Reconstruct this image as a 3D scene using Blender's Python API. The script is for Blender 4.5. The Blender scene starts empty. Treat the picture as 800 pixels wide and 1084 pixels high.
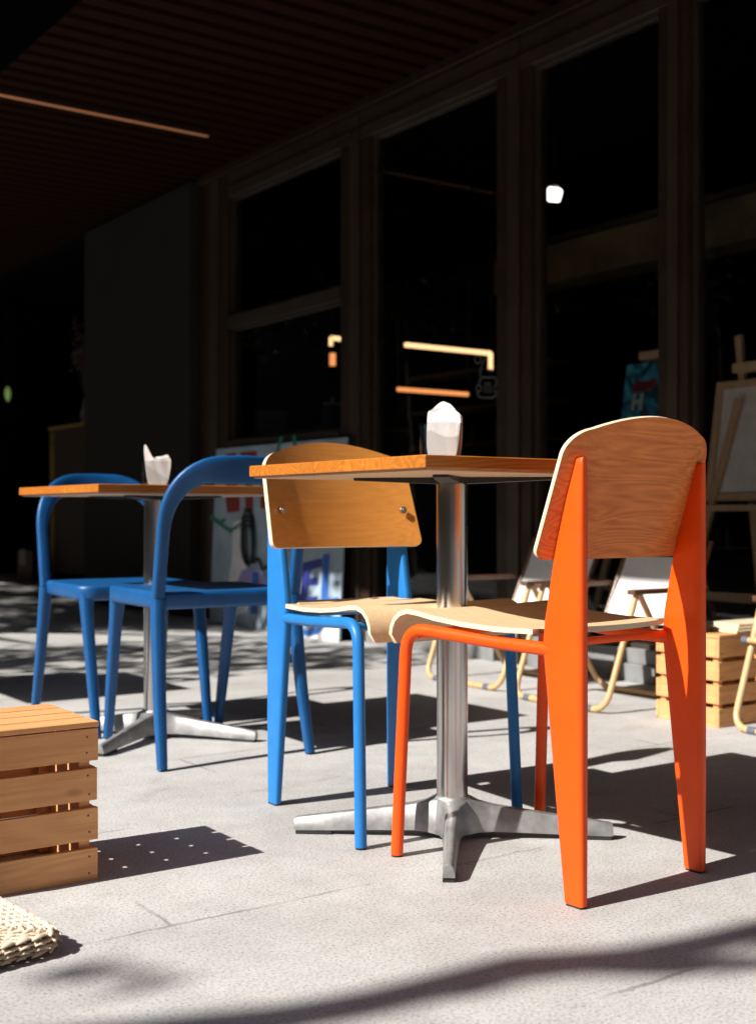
import bpy, bmesh, math, random
from math import radians as R, sin, cos, pi, sqrt
from mathutils import Vector, Matrix
random.seed(7)
sc = bpy.context.scene
C = sc.collection

# ------------------------------------------------------------------ world frame
AZ = R(35.4)                       # direction of the shop front's normal
D2 = Vector((cos(AZ), sin(AZ), 0)) # towards the shop front
D1 = Vector((-sin(AZ), cos(AZ), 0))# along the shop front
CAMH, F, HZ = .65, 1300., 545.
SF = 3.6                           # distance of the shop front
def W(s, t, z=0): return D2*s + D1*t + Vector((0, 0, z))
def P(px, py, s):                  # where the view through a point of the photo meets the plane s
    x = (px-400)/F; D = s/(sin(AZ)+x*cos(AZ)); X = x*D
    return (s, -sin(AZ)*X+cos(AZ)*D, CAMH+(HZ-py)*D/F)
def T(px, s=SF): return P(px, 0, s)[1]
def Z(px, py, s=SF): return P(px, py, s)[2]

# ------------------------------------------------------------------ materials
def new_mat(name):
    m = bpy.data.materials.new(name); m.use_nodes = True
    nt = m.node_tree; b = nt.nodes['Principled BSDF']
    return m, nt, b
def N(nt, typ, **kw):
    n = nt.nodes.new(typ)
    for k, v in kw.items():
        if k in n.inputs: n.inputs[k].default_value = v
        else: setattr(n, k, v)
    return n
def L(nt, a, b): nt.links.new(a, b)
def c4(c): return (c[0], c[1], c[2], 1)
def ramp(nt, pts):
    r = nt.nodes.new('ShaderNodeValToRGB'); e = r.color_ramp.elements
    e[0].position, e[0].color = pts[0][0], c4(pts[0][1])
    e[1].position, e[1].color = pts[-1][0], c4(pts[-1][1])
    for p, c in pts[1:-1]:
        q = e.new(p); q.color = c4(c)
    return r
def coords(nt, scale=(1, 1, 1), loc=(0, 0, 0), rot=(0, 0, 0), kind='Object'):
    tc = nt.nodes.new('ShaderNodeTexCoord'); mp = nt.nodes.new('ShaderNodeMapping')
    mp.inputs['Scale'].default_value = scale; mp.inputs['Location'].default_value = loc
    mp.inputs['Rotation'].default_value = rot
    L(nt, tc.outputs[kind], mp.inputs['Vector']); return mp.outputs['Vector']

def paint(name, col, rough=.35, metallic=0, var=.12, bump=.02, coat=0, scale=14, scratch=0, spec=.5):
    m, nt, b = new_mat(name)
    v = coords(nt)
    n = N(nt, 'ShaderNodeTexNoise', Scale=scale, Detail=6., Roughness=.6); L(nt, v, n.inputs['Vector'])
    d = tuple(x*(1-var) for x in col); l = tuple(min(1, x*(1+var)) for x in col)
    r = ramp(nt, [(.3, d), (.7, l)]); L(nt, n.outputs['Fac'], r.inputs['Fac'])
    out = r.outputs['Color']
    if scratch:
        n3 = N(nt, 'ShaderNodeTexNoise', Scale=60., Detail=8., Roughness=.75); L(nt, coords(nt, (1, 1, .25)), n3.inputs['Vector'])
        r3 = ramp(nt, [(.66, (0, 0, 0)), (.74, (1, 1, 1))]); L(nt, n3.outputs['Fac'], r3.inputs['Fac'])
        mu = N(nt, 'ShaderNodeMath', operation='MULTIPLY'); mu.inputs[1].default_value = scratch
        L(nt, r3.outputs['Color'], mu.inputs[0])
        mx = N(nt, 'ShaderNodeMixRGB'); mx.inputs['Color2'].default_value = c4(tuple(min(1, x*.6+.25) for x in col))
        L(nt, mu.outputs[0], mx.inputs['Fac']); L(nt, out, mx.inputs['Color1']); out = mx.outputs['Color']
    L(nt, out, b.inputs['Base Color'])
    n2 = N(nt, 'ShaderNodeTexNoise', Scale=scale*3, Detail=5.); L(nt, v, n2.inputs['Vector'])
    mr = N(nt, 'ShaderNodeMapRange'); mr.inputs['To Min'].default_value = max(.02, rough-.1); mr.inputs['To Max'].default_value = rough+.12
    L(nt, n2.outputs['Fac'], mr.inputs['Value']); L(nt, mr.outputs['Result'], b.inputs['Roughness'])
    b.inputs['Metallic'].default_value = metallic
    b.inputs['Coat Weight'].default_value = coat; b.inputs['Specular IOR Level'].default_value = spec
    if bump:
        bp = N(nt, 'ShaderNodeBump', Strength=bump*5, Distance=.002); L(nt, n2.outputs['Fac'], bp.inputs['Height']); L(nt, bp.outputs['Normal'], b.inputs['Normal'])
    return m

def wood(name, dark, light, rough=.45, axis='X', scale=1., figure=.5, coat=0., knots=False, fine=1., spec=.5, freq=24.):
    """long grain with growth-ring figure; axis = direction of the grain"""
    m, nt, b = new_mat(name)
    st = {'X': (.09, 1, 1), 'Y': (1, .09, 1), 'Z': (1, 1, .09)}[axis]
    v = coords(nt, tuple(x*scale for x in st))
    warp = N(nt, 'ShaderNodeTexNoise', Scale=5.5, Detail=2.5, Roughness=.5, Distortion=.35); L(nt, v, warp.inputs['Vector'])
    mul = N(nt, 'ShaderNodeMath', operation='MULTIPLY'); mul.inputs[1].default_value = freq; L(nt, warp.outputs['Fac'], mul.inputs[0])
    sn = N(nt, 'ShaderNodeMath', operation='SINE')
    m6 = N(nt, 'ShaderNodeMath', operation='MULTIPLY'); m6.inputs[1].default_value = 6.283; L(nt, mul.outputs[0], m6.inputs[0]); L(nt, m6.outputs[0], sn.inputs[0])
    mr = N(nt, 'ShaderNodeMapRange'); mr.inputs['From Min'].default_value = -1; L(nt, sn.outputs[0], mr.inputs['Value'])
    fib = N(nt, 'ShaderNodeTexNoise', Scale=140.*fine, Detail=4., Roughness=.7); L(nt, coords(nt, tuple((x if x == 1 else .035)*scale for x in st)), fib.inputs['Vector'])
    big = N(nt, 'ShaderNodeTexNoise', Scale=4., Detail=3.); L(nt, coords(nt), big.inputs['Vector'])
    a = N(nt, 'ShaderNodeMath', operation='MULTIPLY_ADD'); a.inputs[1].default_value = figure; L(nt, mr.outputs[0], a.inputs[0])
    f2 = N(nt, 'ShaderNodeMath', operation='MULTIPLY_ADD'); f2.inputs[1].default_value = .75; f2.inputs[2].default_value = -.1-figure*.25; L(nt, fib.outputs['Fac'], f2.inputs[0]); L(nt, f2.outputs[0], a.inputs[2])
    a2 = N(nt, 'ShaderNodeMath', operation='MULTIPLY_ADD'); a2.inputs[1].default_value = .35; L(nt, big.outputs['Fac'], a2.inputs[0]); L(nt, a.outputs[0], a2.inputs[2])
    r = ramp(nt, [(.1, dark), (.8, light)]); L(nt, a2.outputs[0], r.inputs['Fac'])
    out = r.outputs['Color']
    if knots:
        vo = N(nt, 'ShaderNodeTexVoronoi', Scale=13.); L(nt, coords(nt, (.5, .16, 1) if axis == 'X' else (.16, .5, 1), loc=(.13, .2, .31)), vo.inputs['Vector'])
        kr = ramp(nt, [(.05, (1, 1, 1)), (.15, (0, 0, 0))]); L(nt, vo.outputs['Distance'], kr.inputs['Fac'])
        km = N(nt, 'ShaderNodeMath', operation='MULTIPLY'); km.inputs[1].default_value = .6; L(nt, kr.outputs['Color'], km.inputs[0])
        mx = N(nt, 'ShaderNodeMixRGB'); mx.inputs['Color2'].default_value = c4(tuple(x*.35 for x in dark)); L(nt, km.outputs[0], mx.inputs['Fac']); L(nt, out, mx.inputs['Color1']); out = mx.outputs['Color']
    L(nt, out, b.inputs['Base Color'])
    b.inputs['Roughness'].default_value = rough; b.inputs['Specular IOR Level'].default_value = spec; b.inputs['Coat Weight'].default_value = coat; b.inputs['Coat Roughness'].default_value = .15
    bp = N(nt, 'ShaderNodeBump', Strength=.25, Distance=.0008); L(nt, fib.outputs['Fac'], bp.inputs['Height']); L(nt, bp.outputs['Normal'], b.inputs['Normal'])
    return m

def emit(name, col, strength):
    m, nt, b = new_mat(name)
    b.inputs['Base Color'].default_value = c4(col); b.inputs['Emission Color'].default_value = c4(col)
    b.inputs['Emission Strength'].default_value = strength
    return m

def glass(name, tint=(.9, .92, .92), f0=.04, rough=.02):
    m, nt, b = new_mat(name); nt.nodes.remove(b)
    out = [n for n in nt.nodes if n.type == 'OUTPUT_MATERIAL'][0]
    tr = N(nt, 'ShaderNodeBsdfTransparent', Color=c4(tint)); gl = N(nt, 'ShaderNodeBsdfGlossy', Roughness=rough)
    lw = N(nt, 'ShaderNodeLayerWeight'); lw.inputs['Blend'].default_value = .5; mx = N(nt, 'ShaderNodeMixShader')
    pw = N(nt, 'ShaderNodeMath', operation='POWER'); pw.inputs[1].default_value = 5.; L(nt, lw.outputs['Facing'], pw.inputs[0])
    fr = N(nt, 'ShaderNodeMath', operation='MULTIPLY_ADD'); fr.inputs[1].default_value = .9; fr.inputs[2].default_value = f0; L(nt, pw.outputs[0], fr.inputs[0])
    L(nt, fr.outputs[0], mx.inputs[0]); L(nt, tr.outputs[0], mx.inputs[1]); L(nt, gl.outputs[0], mx.inputs[2]); L(nt, mx.outputs[0], out.inputs['Surface'])
    return m

def concrete(name):
    m, nt, b = new_mat(name)
    v = coords(nt, rot=(0, 0, -AZ))
    big = N(nt, 'ShaderNodeTexNoise', Scale=1.6, Detail=7., Roughness=.65); L(nt, v, big.inputs['Vector'])
    mid = N(nt, 'ShaderNodeTexNoise', Scale=11., Detail=6., Roughness=.7); L(nt, v, mid.inputs['Vector'])
    fine = N(nt, 'ShaderNodeTexNoise', Scale=190., Detail=5., Roughness=.85); L(nt, v, fine.inputs['Vector'])
    r1 = ramp(nt, [(.3, (.41, .395, .380)), (.52, (.515, .501, .485)), (.72, (.60, .587, .571))]); L(nt, big.outputs['Fac'], r1.inputs['Fac'])
    r2 = ramp(nt, [(.32, (.80, .79, .78)), (.6, (1, 1, 1))]); L(nt, mid.outputs['Fac'], r2.inputs['Fac'])
    m1 = N(nt, 'ShaderNodeMixRGB', blend_type='MULTIPLY'); m1.inputs['Fac'].default_value = .55; L(nt, r1.outputs[0], m1.inputs['Color1']); L(nt, r2.outputs[0], m1.inputs['Color2'])
    r3 = ramp(nt, [(.36, (.30, .28, .27)), (.50, (.95, .95, .95)), (.75, (1.0, 1.0, 1.0))]); L(nt, fine.outputs['Fac'], r3.inputs['Fac'])
    m2 = N(nt, 'ShaderNodeMixRGB', blend_type='MULTIPLY'); m2.inputs['Fac'].default_value = .95; L(nt, m1.outputs[0], m2.inputs['Color1']); L(nt, r3.outputs[0], m2.inputs['Color2'])
    # stains
    st = N(nt, 'ShaderNodeTexNoise', Scale=3.7, Detail=8., Roughness=.75, Distortion=1.2); L(nt, coords(nt, loc=(3.1, 1.7, 0), rot=(0, 0, -AZ)), st.inputs['Vector'])
    rs = ramp(nt, [(.6, (1, 1, 1)), (.72, (.55, .53, .51))]); L(nt, st.outputs['Fac'], rs.inputs['Fac'])
    m3 = N(nt, 'ShaderNodeMixRGB', blend_type='MULTIPLY'); m3.inputs['Fac'].default_value = .6; L(nt, m2.outputs[0], m3.inputs['Color1']); L(nt, rs.outputs[0], m3.inputs['Color2'])
    # slab joints, worn and broken up
    br = N(nt, 'ShaderNodeTexBrick', offset=.5); br.inputs['Scale'].default_value = 1.; br.inputs['Mortar Size'].default_value = .005; br.inputs['Mortar Smooth'].default_value = .5
    br.inputs['Brick Width'].default_value = 1.2; br.inputs['Row Height'].default_value = .6
    br.inputs['Color1'].default_value = (1, 1, 1, 1); br.inputs['Color2'].default_value = (.94, .94, .94, 1); br.inputs['Mortar'].default_value = (.5, .49, .48, 1)
    dn = N(nt, 'ShaderNodeTexNoise', Scale=30., Detail=3.); L(nt, v, dn.inputs['Vector'])
    va = N(nt, 'ShaderNodeVectorMath', operation='MULTIPLY_ADD'); va.inputs[1].default_value = (.016, .016, 0); L(nt, dn.outputs['Color'], va.inputs[0])
    L(nt, coords(nt, loc=(.33, .02, 0), rot=(0, 0, -AZ)), va.inputs[2]); L(nt, va.outputs[0], br.inputs['Vector'])
    jm = N(nt, 'ShaderNodeTexNoise', Scale=4.3, Detail=3.); L(nt, v, jm.inputs['Vector'])
    jr = ramp(nt, [(.48, (.0, .0, .0)), (.62, (.85, .85, .85))]); L(nt, jm.outputs['Fac'], jr.inputs['Fac'])
    m4 = N(nt, 'ShaderNodeMixRGB', blend_type='MULTIPLY'); L(nt, jr.outputs[0], m4.inputs['Fac']); L(nt, m3.outputs[0], m4.inputs['Color1']); L(nt, br.outputs[0], m4.inputs['Color2'])
    L(nt, m4.outputs[0], b.inputs['Base Color']); b.inputs['Roughness'].default_value = .8
    b.inputs['Specular IOR Level'].default_value = .3
    ad = N(nt, 'ShaderNodeMath', operation='MULTIPLY_ADD'); ad.inputs[1].default_value = .5; L(nt, fine.outputs['Fac'], ad.inputs[0]); L(nt, mid.outputs['Fac'], ad.inputs[2])
    bp = N(nt, 'ShaderNodeBump', Strength=.5, Distance=.002); L(nt, ad.outputs[0], bp.inputs['Height']); L(nt, bp.outputs['Normal'], b.inputs['Normal'])
    return m

M = {}
M['ground'] = concrete('worn_concrete')
M['orange'] = paint('orange_enamel', (.86, .078, .002), rough=.40, var=.06, coat=0.0, spec=.35, bump=.02, scratch=.16)
M['blue'] = paint('blue_enamel', (.012, .165, .47), rough=.42, var=.08, coat=0, spec=.4, scratch=.10, bump=.01)
M['blue_plastic'] = paint('blue_satin_plastic', (.0025, .072, .225), rough=.42, var=.12, spec=.45, bump=.02)
M['dark_plastic'] = paint('dark_plastic', (.015, .015, .017), rough=.5)
M['back_ply'] = wood('brown_veneer', (.42, .075, .013), (.86, .27, .060), axis='X', figure=.17, rough=.5, scale=1.0, freq=60., spec=.3)
M['back_ply2'] = wood('honey_veneer', (.46, .16, .028), (.66, .28, .055), axis='X', figure=.12, rough=.42, scale=1.2, coat=.1)
M['seat_ply'] = wood('pale_veneer', (.54, .37, .19), (.76, .58, .36), axis='Y', figure=.10, rough=.5)
M['ply_edge'] = wood('ply_edge', (.60, .46, .30), (.78, .66, .48), axis='X', figure=.05, rough=.6)
M['table_wood'] = wood('varnished_table_edge', (.26, .065, .010), (.54, .19, .025), axis='X', figure=.25, rough=.35, coat=.1, freq=40., spec=.3)
M['table_under'] = wood('table_underside', (.45, .30, .19), (.60, .43, .29), axis='X', figure=.1, rough=.6)
M['crate'] = wood('pine_crate', (.52, .21, .072), (.84, .45, .185), axis='X', figure=.12, rough=.6, knots=True)
M['crate_y'] = wood('pine_crate_cross', (.52, .21, .072), (.84, .45, .185), axis='Y', figure=.12, rough=.6, knots=True)
M['nail'] = paint('nail_heads', (.10, .055, .03), rough=.6)
M['steel'] = paint('brushed_steel', (.55, .53, .51), rough=.2, metallic=1, var=.03, scale=2, bump=0)
M['cast'] = paint('worn_cast_aluminium', (.34, .335, .33), rough=.5, metallic=.7, var=.35, scale=22, bump=.03, scratch=.5)
M['iron'] = paint('dark_iron', (.03, .03, .032), rough=.5, metallic=.5)
M['bolt'] = paint('bolt_steel', (.4, .38, .35), rough=.3, metallic=1)
M['rubber'] = paint('black_rubber', (.018, .018, .018), rough=.7)
M['tube'] = wood('golden_beech_tube', (.46, .27, .11), (.66, .43, .21), axis='Z', figure=.1, rough=.4, coat=.15)
M['arm'] = wood('dark_stained_arm', (.06, .025, .014), (.16, .07, .035), axis='Y', figure=.3, rough=.4, coat=.15)
M['canvas'] = paint('white_canvas', (.64, .62, .60), rough=.9, var=.03, bump=.05, scale=60)
M['joint'] = paint('grey_plastic_joint', (.10, .12, .16), rough=.45)
M['napkin'] = paint('white_paper', (.84, .82, .81), rough=.9, var=.03, bump=.04, scale=40)
M['tumbler'] = glass('tumbler_glass', (.90, .91, .91), .10, .05)
M['pane'] = glass('shop_glass', (.93, .93, .93), .016, .01)
M['frame'] = paint('dark_bronze_frame', (.032, .019, .011), rough=.5, var=.3, scale=6, spec=.25)
M['frame2'] = paint('grey_aluminium_frame', (.045, .033, .023), rough=.45, var=.25, scale=6, spec=.3)
M['rail'] = paint('pale_grey_base_rail', (.20, .20, .20), rough=.6, var=.2)
M['wallgrey'] = paint('dark_grey_panel', (.030, .027, .024), rough=.9, var=.1, scale=3, spec=.1)
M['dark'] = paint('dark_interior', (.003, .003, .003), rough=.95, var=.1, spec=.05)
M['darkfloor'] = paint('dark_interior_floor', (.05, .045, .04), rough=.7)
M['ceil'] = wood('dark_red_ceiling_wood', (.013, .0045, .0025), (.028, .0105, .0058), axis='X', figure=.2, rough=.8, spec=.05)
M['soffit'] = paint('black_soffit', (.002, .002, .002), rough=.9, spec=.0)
M['roof'] = paint('roof_felt', (.05, .05, .05), rough=.9)
M['easel'] = wood('easel_wood', (.50, .32, .18), (.72, .50, .30), axis='Z', figure=.2, rough=.6)
M['linen'] = paint('canvas_back', (.85, .80, .75), rough=.9)
M['straw'] = wood('dried_husk', (.50, .37, .25), (.84, .72, .56), axis='X', figure=.1, rough=.75, scale=3)
M['straw_dark'] = paint('dark_husk_core', (.30, .19, .10), rough=.9)  # darker brown core under the plaits
M['bark'] = wood('bark', (.05, .035, .025), (.16, .12, .09), axis='Z', figure=.4, rough=.9, scale=3)
M['brass'] = paint('dim_brass_wood', (.30, .17, .05), rough=.5)
M['leaf'] = paint('green_leaves', (.035, .065, .018), rough=.85, var=.4, scale=2, spec=.1)
M['dryleaf'] = paint('dried_stems', (.07, .04, .035), rough=.9, var=.3)
M['led'] = emit('warm_led', (1., .60, .28), 1.25)
M['led2'] = emit('orange_led', (1., .36, .11), .75)
M['led3'] = emit('dim_ceiling_led', (1., .42, .2), .035)
M['lamp'] = emit('white_lamp', (1., .95, .88), 2.2)
M['green_bulb'] = emit('green_glow', (.45, .7, .2), .12)

# ------------------------------------------------------------------ mesh helpers
class MB:
    def __init__(s): s.v = []; s.f = []; s.mi = []
    def add(s, vs, fs, mi=0):
        o = len(s.v); s.v += [tuple(v) for v in vs]; s.f += [tuple(i+o for i in f) for f in fs]; s.mi += [mi]*len(fs)
    def box(s, a, b, mi=0, rot=None, piv=None):
        x0, y0, z0 = a; x1, y1, z1 = b
        vs = [Vector(p) for p in ((x0, y0, z0), (x1, y0, z0), (x1, y1, z0), (x0, y1, z0), (x0, y0, z1), (x1, y0, z1), (x1, y1, z1), (x0, y1, z1))]
        if rot is not None:
            c = Vector(piv) if piv is not None else (Vector(a)+Vector(b))/2
            vs = [c+rot@(v-c) for v in vs]
        s.add(vs, [(0, 3, 2, 1), (4, 5, 6, 7), (0, 1, 5, 4), (1, 2, 6, 5), (2, 3, 7, 6), (3, 0, 4, 7)], mi); return s
    def bar(s, p, q, w, h, up=(0, 0, 1), mi=0, w2=None, h2=None):
        p, q = Vector(p), Vector(q); t = (q-p).normalized(); a = t.cross(Vector(up))
        if a.length < 1e-4: a = t.cross(Vector((1, 0, 0)))
        a.normalize(); b = a.cross(t); w2 = w if w2 is None else w2; h2 = h if h2 is None else h2
        vs = [p+a*i*w/2+b*j*h/2 for i, j in ((-1, -1), (1, -1), (1, 1), (-1, 1))]+[q+a*i*w2/2+b*j*h2/2 for i, j in ((-1, -1), (1, -1), (1, 1), (-1, 1))]
        s.add(vs, [(3, 2, 1, 0), (4, 5, 6, 7), (0, 1, 5, 4), (1, 2, 6, 5), (2, 3, 7, 6), (3, 0, 4, 7)], mi); return s
    def sweep(s, pts, secs, n=14, cap=True, mi=0, ref=None, power=2.):
        """pts: centres, secs: (half width along A, half width along B); A is perpendicular to ref"""
        pts = [Vector(p) for p in pts]; rings = []
        pa = None
        for i, p in enumerate(pts):
            t = (pts[min(i+1, len(pts)-1)]-pts[max(i-1, 0)]).normalized()
            if ref is not None:
                b = (Vector(ref)-t*t.dot(Vector(ref))).normalized(); a = t.cross(b)
            else:
                if pa is None:
                    a = t.cross(Vector((0, 0, 1)))
                    if a.length < .05: a = t.cross(Vector((0, 1, 0)))
                else: a = pa-t*t.dot(pa)
                a.normalize(); b = t.cross(a); pa = a
            ra, rb = secs[i] if isinstance(secs, list) else secs
            ring = []
            for k in range(n):
                th = 2*pi*k/n; cx, sx = cos(th), sin(th); e = 2./power
                ring.append(p+a*ra*math.copysign(abs(cx)**e, cx)+b*rb*math.copysign(abs(sx)**e, sx))
            rings.append(ring)
        o = []; fs = []
        for r in rings: o += r
        for i in range(len(rings)-1):
            for k in range(n):
                k2 = (k+1) % n; fs.append((i*n+k, i*n+k2, (i+1)*n+k2, (i+1)*n+k))
        if cap: fs.append(tuple(range(n))[::-1]); fs.append(tuple((len(rings)-1)*n+k for k in range(n)))
        s.add(o, fs, mi); return s
    def tube(s, pts, r, n=12, mi=0): return s.sweep(pts, [(x, x) for x in r] if isinstance(r, list) else [(r, r)]*len(pts), n, mi=mi)
    def disc(s, c, r, h, n=20, mi=0, axis=(0, 0, 1)):
        c = Vector(c); return s.tube([c, c+Vector(axis)*h], r, n, mi)
    def prism(s, poly, y0, y1, plane='XZ', mi=0):
        n = len(poly)
        f = {'XZ': lambda a, b, c: (a, c, b), 'YZ': lambda a, b, c: (c, a, b), 'XY': lambda a, b, c: (a, b, c)}[plane]
        vs = [f(a, b, y0) for a, b in poly]+[f(a, b, y1) for a, b in poly]
        s.add(vs, [tuple(range(n)), tuple(range(2*n-1, n-1, -1))]+[(i, (i+1) % n+0, (i+1) % n+n, i+n) for i in range(n)], mi); return s
    def build(s, name, mats, parent=None, bevel=0, segs=2, smooth=35, loc=None):
        me = bpy.data.meshes.new(name); me.from_pydata(s.v, [], s.f)
        if not isinstance(mats, (list, tuple)): mats = [mats]
        for m in mats: me.materials.append(m)
        me.polygons.foreach_set('material_index', s.mi)
        bm = bmesh.new(); bm.from_mesh(me); bmesh.ops.recalc_face_normals(bm, faces=bm.faces); bm.to_mesh(me); bm.free()
        if smooth:
            me.polygons.foreach_set('use_smooth', [True]*len(me.polygons)); me.set_sharp_from_angle(angle=R(smooth))
        me.update()
        o = bpy.data.objects.new(name, me); C.objects.link(o)
        if parent: o.parent = parent
        if loc is not None: o.location = loc
        if bevel:
            b = o.modifiers.new('bevel', 'BEVEL'); b.width = bevel; b.segments = segs; b.limit_method = 'ANGLE'; b.angle_limit = R(32); b.harden_normals = bool(smooth)
        return o
def arc(c, r, a0, a1, n, f):
    return [f(c[0]+r*cos(a0+(a1-a0)*i/n), c[1]+r*sin(a0+(a1-a0)*i/n)) for i in range(n+1)]
def fillet(pts, r, n=6):
    """round the inner corners of a polyline"""
    pts = [Vector(p) for p in pts]; out = [pts[0]]
    for i in range(1, len(pts)-1):
        a, b, c = pts[i-1], pts[i], pts[i+1]; rr = min(r, (a-b).length*.48, (c-b).length*.48)
        p, q = b+(a-b).normalized()*rr, b+(c-b).normalized()*rr
        for k in range(n+1):
            t = k/n; out.append(p*(1-t)**2+b*2*t*(1-t)+q*t*t)
    out.append(pts[-1]); return out
def tag(o, label=None, cat=None, group=None, kind=None):
    for k, v in (('label', label), ('category', cat), ('group', group), ('kind', kind)):
        if v: o[k] = v
    return o
def empty(name, loc, rz=0, label=None, cat=None, group=None):
    o = bpy.data.objects.new(name, None); C.objects.link(o); o.empty_display_size = .1
    o.location = loc; o.rotation_euler = (0, 0, rz); return tag(o, label, cat, group)
def copy_tree(o, parent=None):
    c = o.copy(); C.objects.link(c); c.parent = parent
    for ch in [x for x in bpy.data.objects if x.parent == o]: copy_tree(ch, c)
    return c

# ------------------------------------------------------------------ ground
g = MB(); g.box((-60, -60, -.3), (60, 60, 0)); gr = g.build('ground', M['ground'], smooth=0); tag(gr, kind='structure')

# ------------------------------------------------------------------ moulded-ply chair with fin legs
def rounded_outline(hw, z0, z1, rt, rb, crown, taper, n=10):
    pts = []
    def cor(cx, cz, rx, rz, a0, a1):
        for i in range(n+1):
            a = a0+(a1-a0)*i/n; pts.append((cx+rx*cos(a), cz+rz*sin(a)))
    cor(hw-rb, z0+rb, rb, rb, -pi/2, 0)
    cor(hw-taper-rt, z1-crown-rt*.8, rt, rt*.8, 0, pi/2*.86)
    m = len(pts)
    right = pts[:]
    x1, z_1 = right[-1]
    top = [(x1*(1-2*i/14), z_1+(z1-z_1)*(1-((1-2*i/14))**2)) for i in range(1, 14)]
    left = [(-x, z) for x, z in reversed(right)]
    bot = [(-(hw-rb)*(1-2*i/8), z0) for i in range(1, 8)]
    return right+top+left+bot
def shell(outline, centre, surf, th, rings=7):
    """curved board: surf(a,b) -> (point, normal); rim gets material 1"""
    mb = MB(); n = len(outline); vs = []; fs = []; mi = []
    for side in (-1, 1):
        for k in range(rings, 0, -1):
            for a, b in outline:
                p, nn = surf(centre[0]+(a-centre[0])*k/rings, centre[1]+(b-centre[1])*k/rings); vs.append(p+nn*th/2*side)
        p, nn = surf(*centre); vs.append(p+nn*th/2*side)
    S = rings*n+1
    for s_ in (0, 1):
        o = s_*S
        for k in range(rings-1):
            for i in range(n):
                j = (i+1) % n; fs.append((o+k*n+i, o+k*n+j, o+(k+1)*n+j, o+(k+1)*n+i)); mi.append(0)
        for i in range(n): fs.append((o+(rings-1)*n+i, o+(rings-1)*n+(i+1) % n, o+S-1)); mi.append(0)
    for i in range(n): fs.append((i, (i+1) % n, S+(i+1) % n, S+i)); mi.append(1)
    mb.v = [tuple(v) for v in vs]; mb.f = fs; mb.mi = mi; return mb

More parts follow.
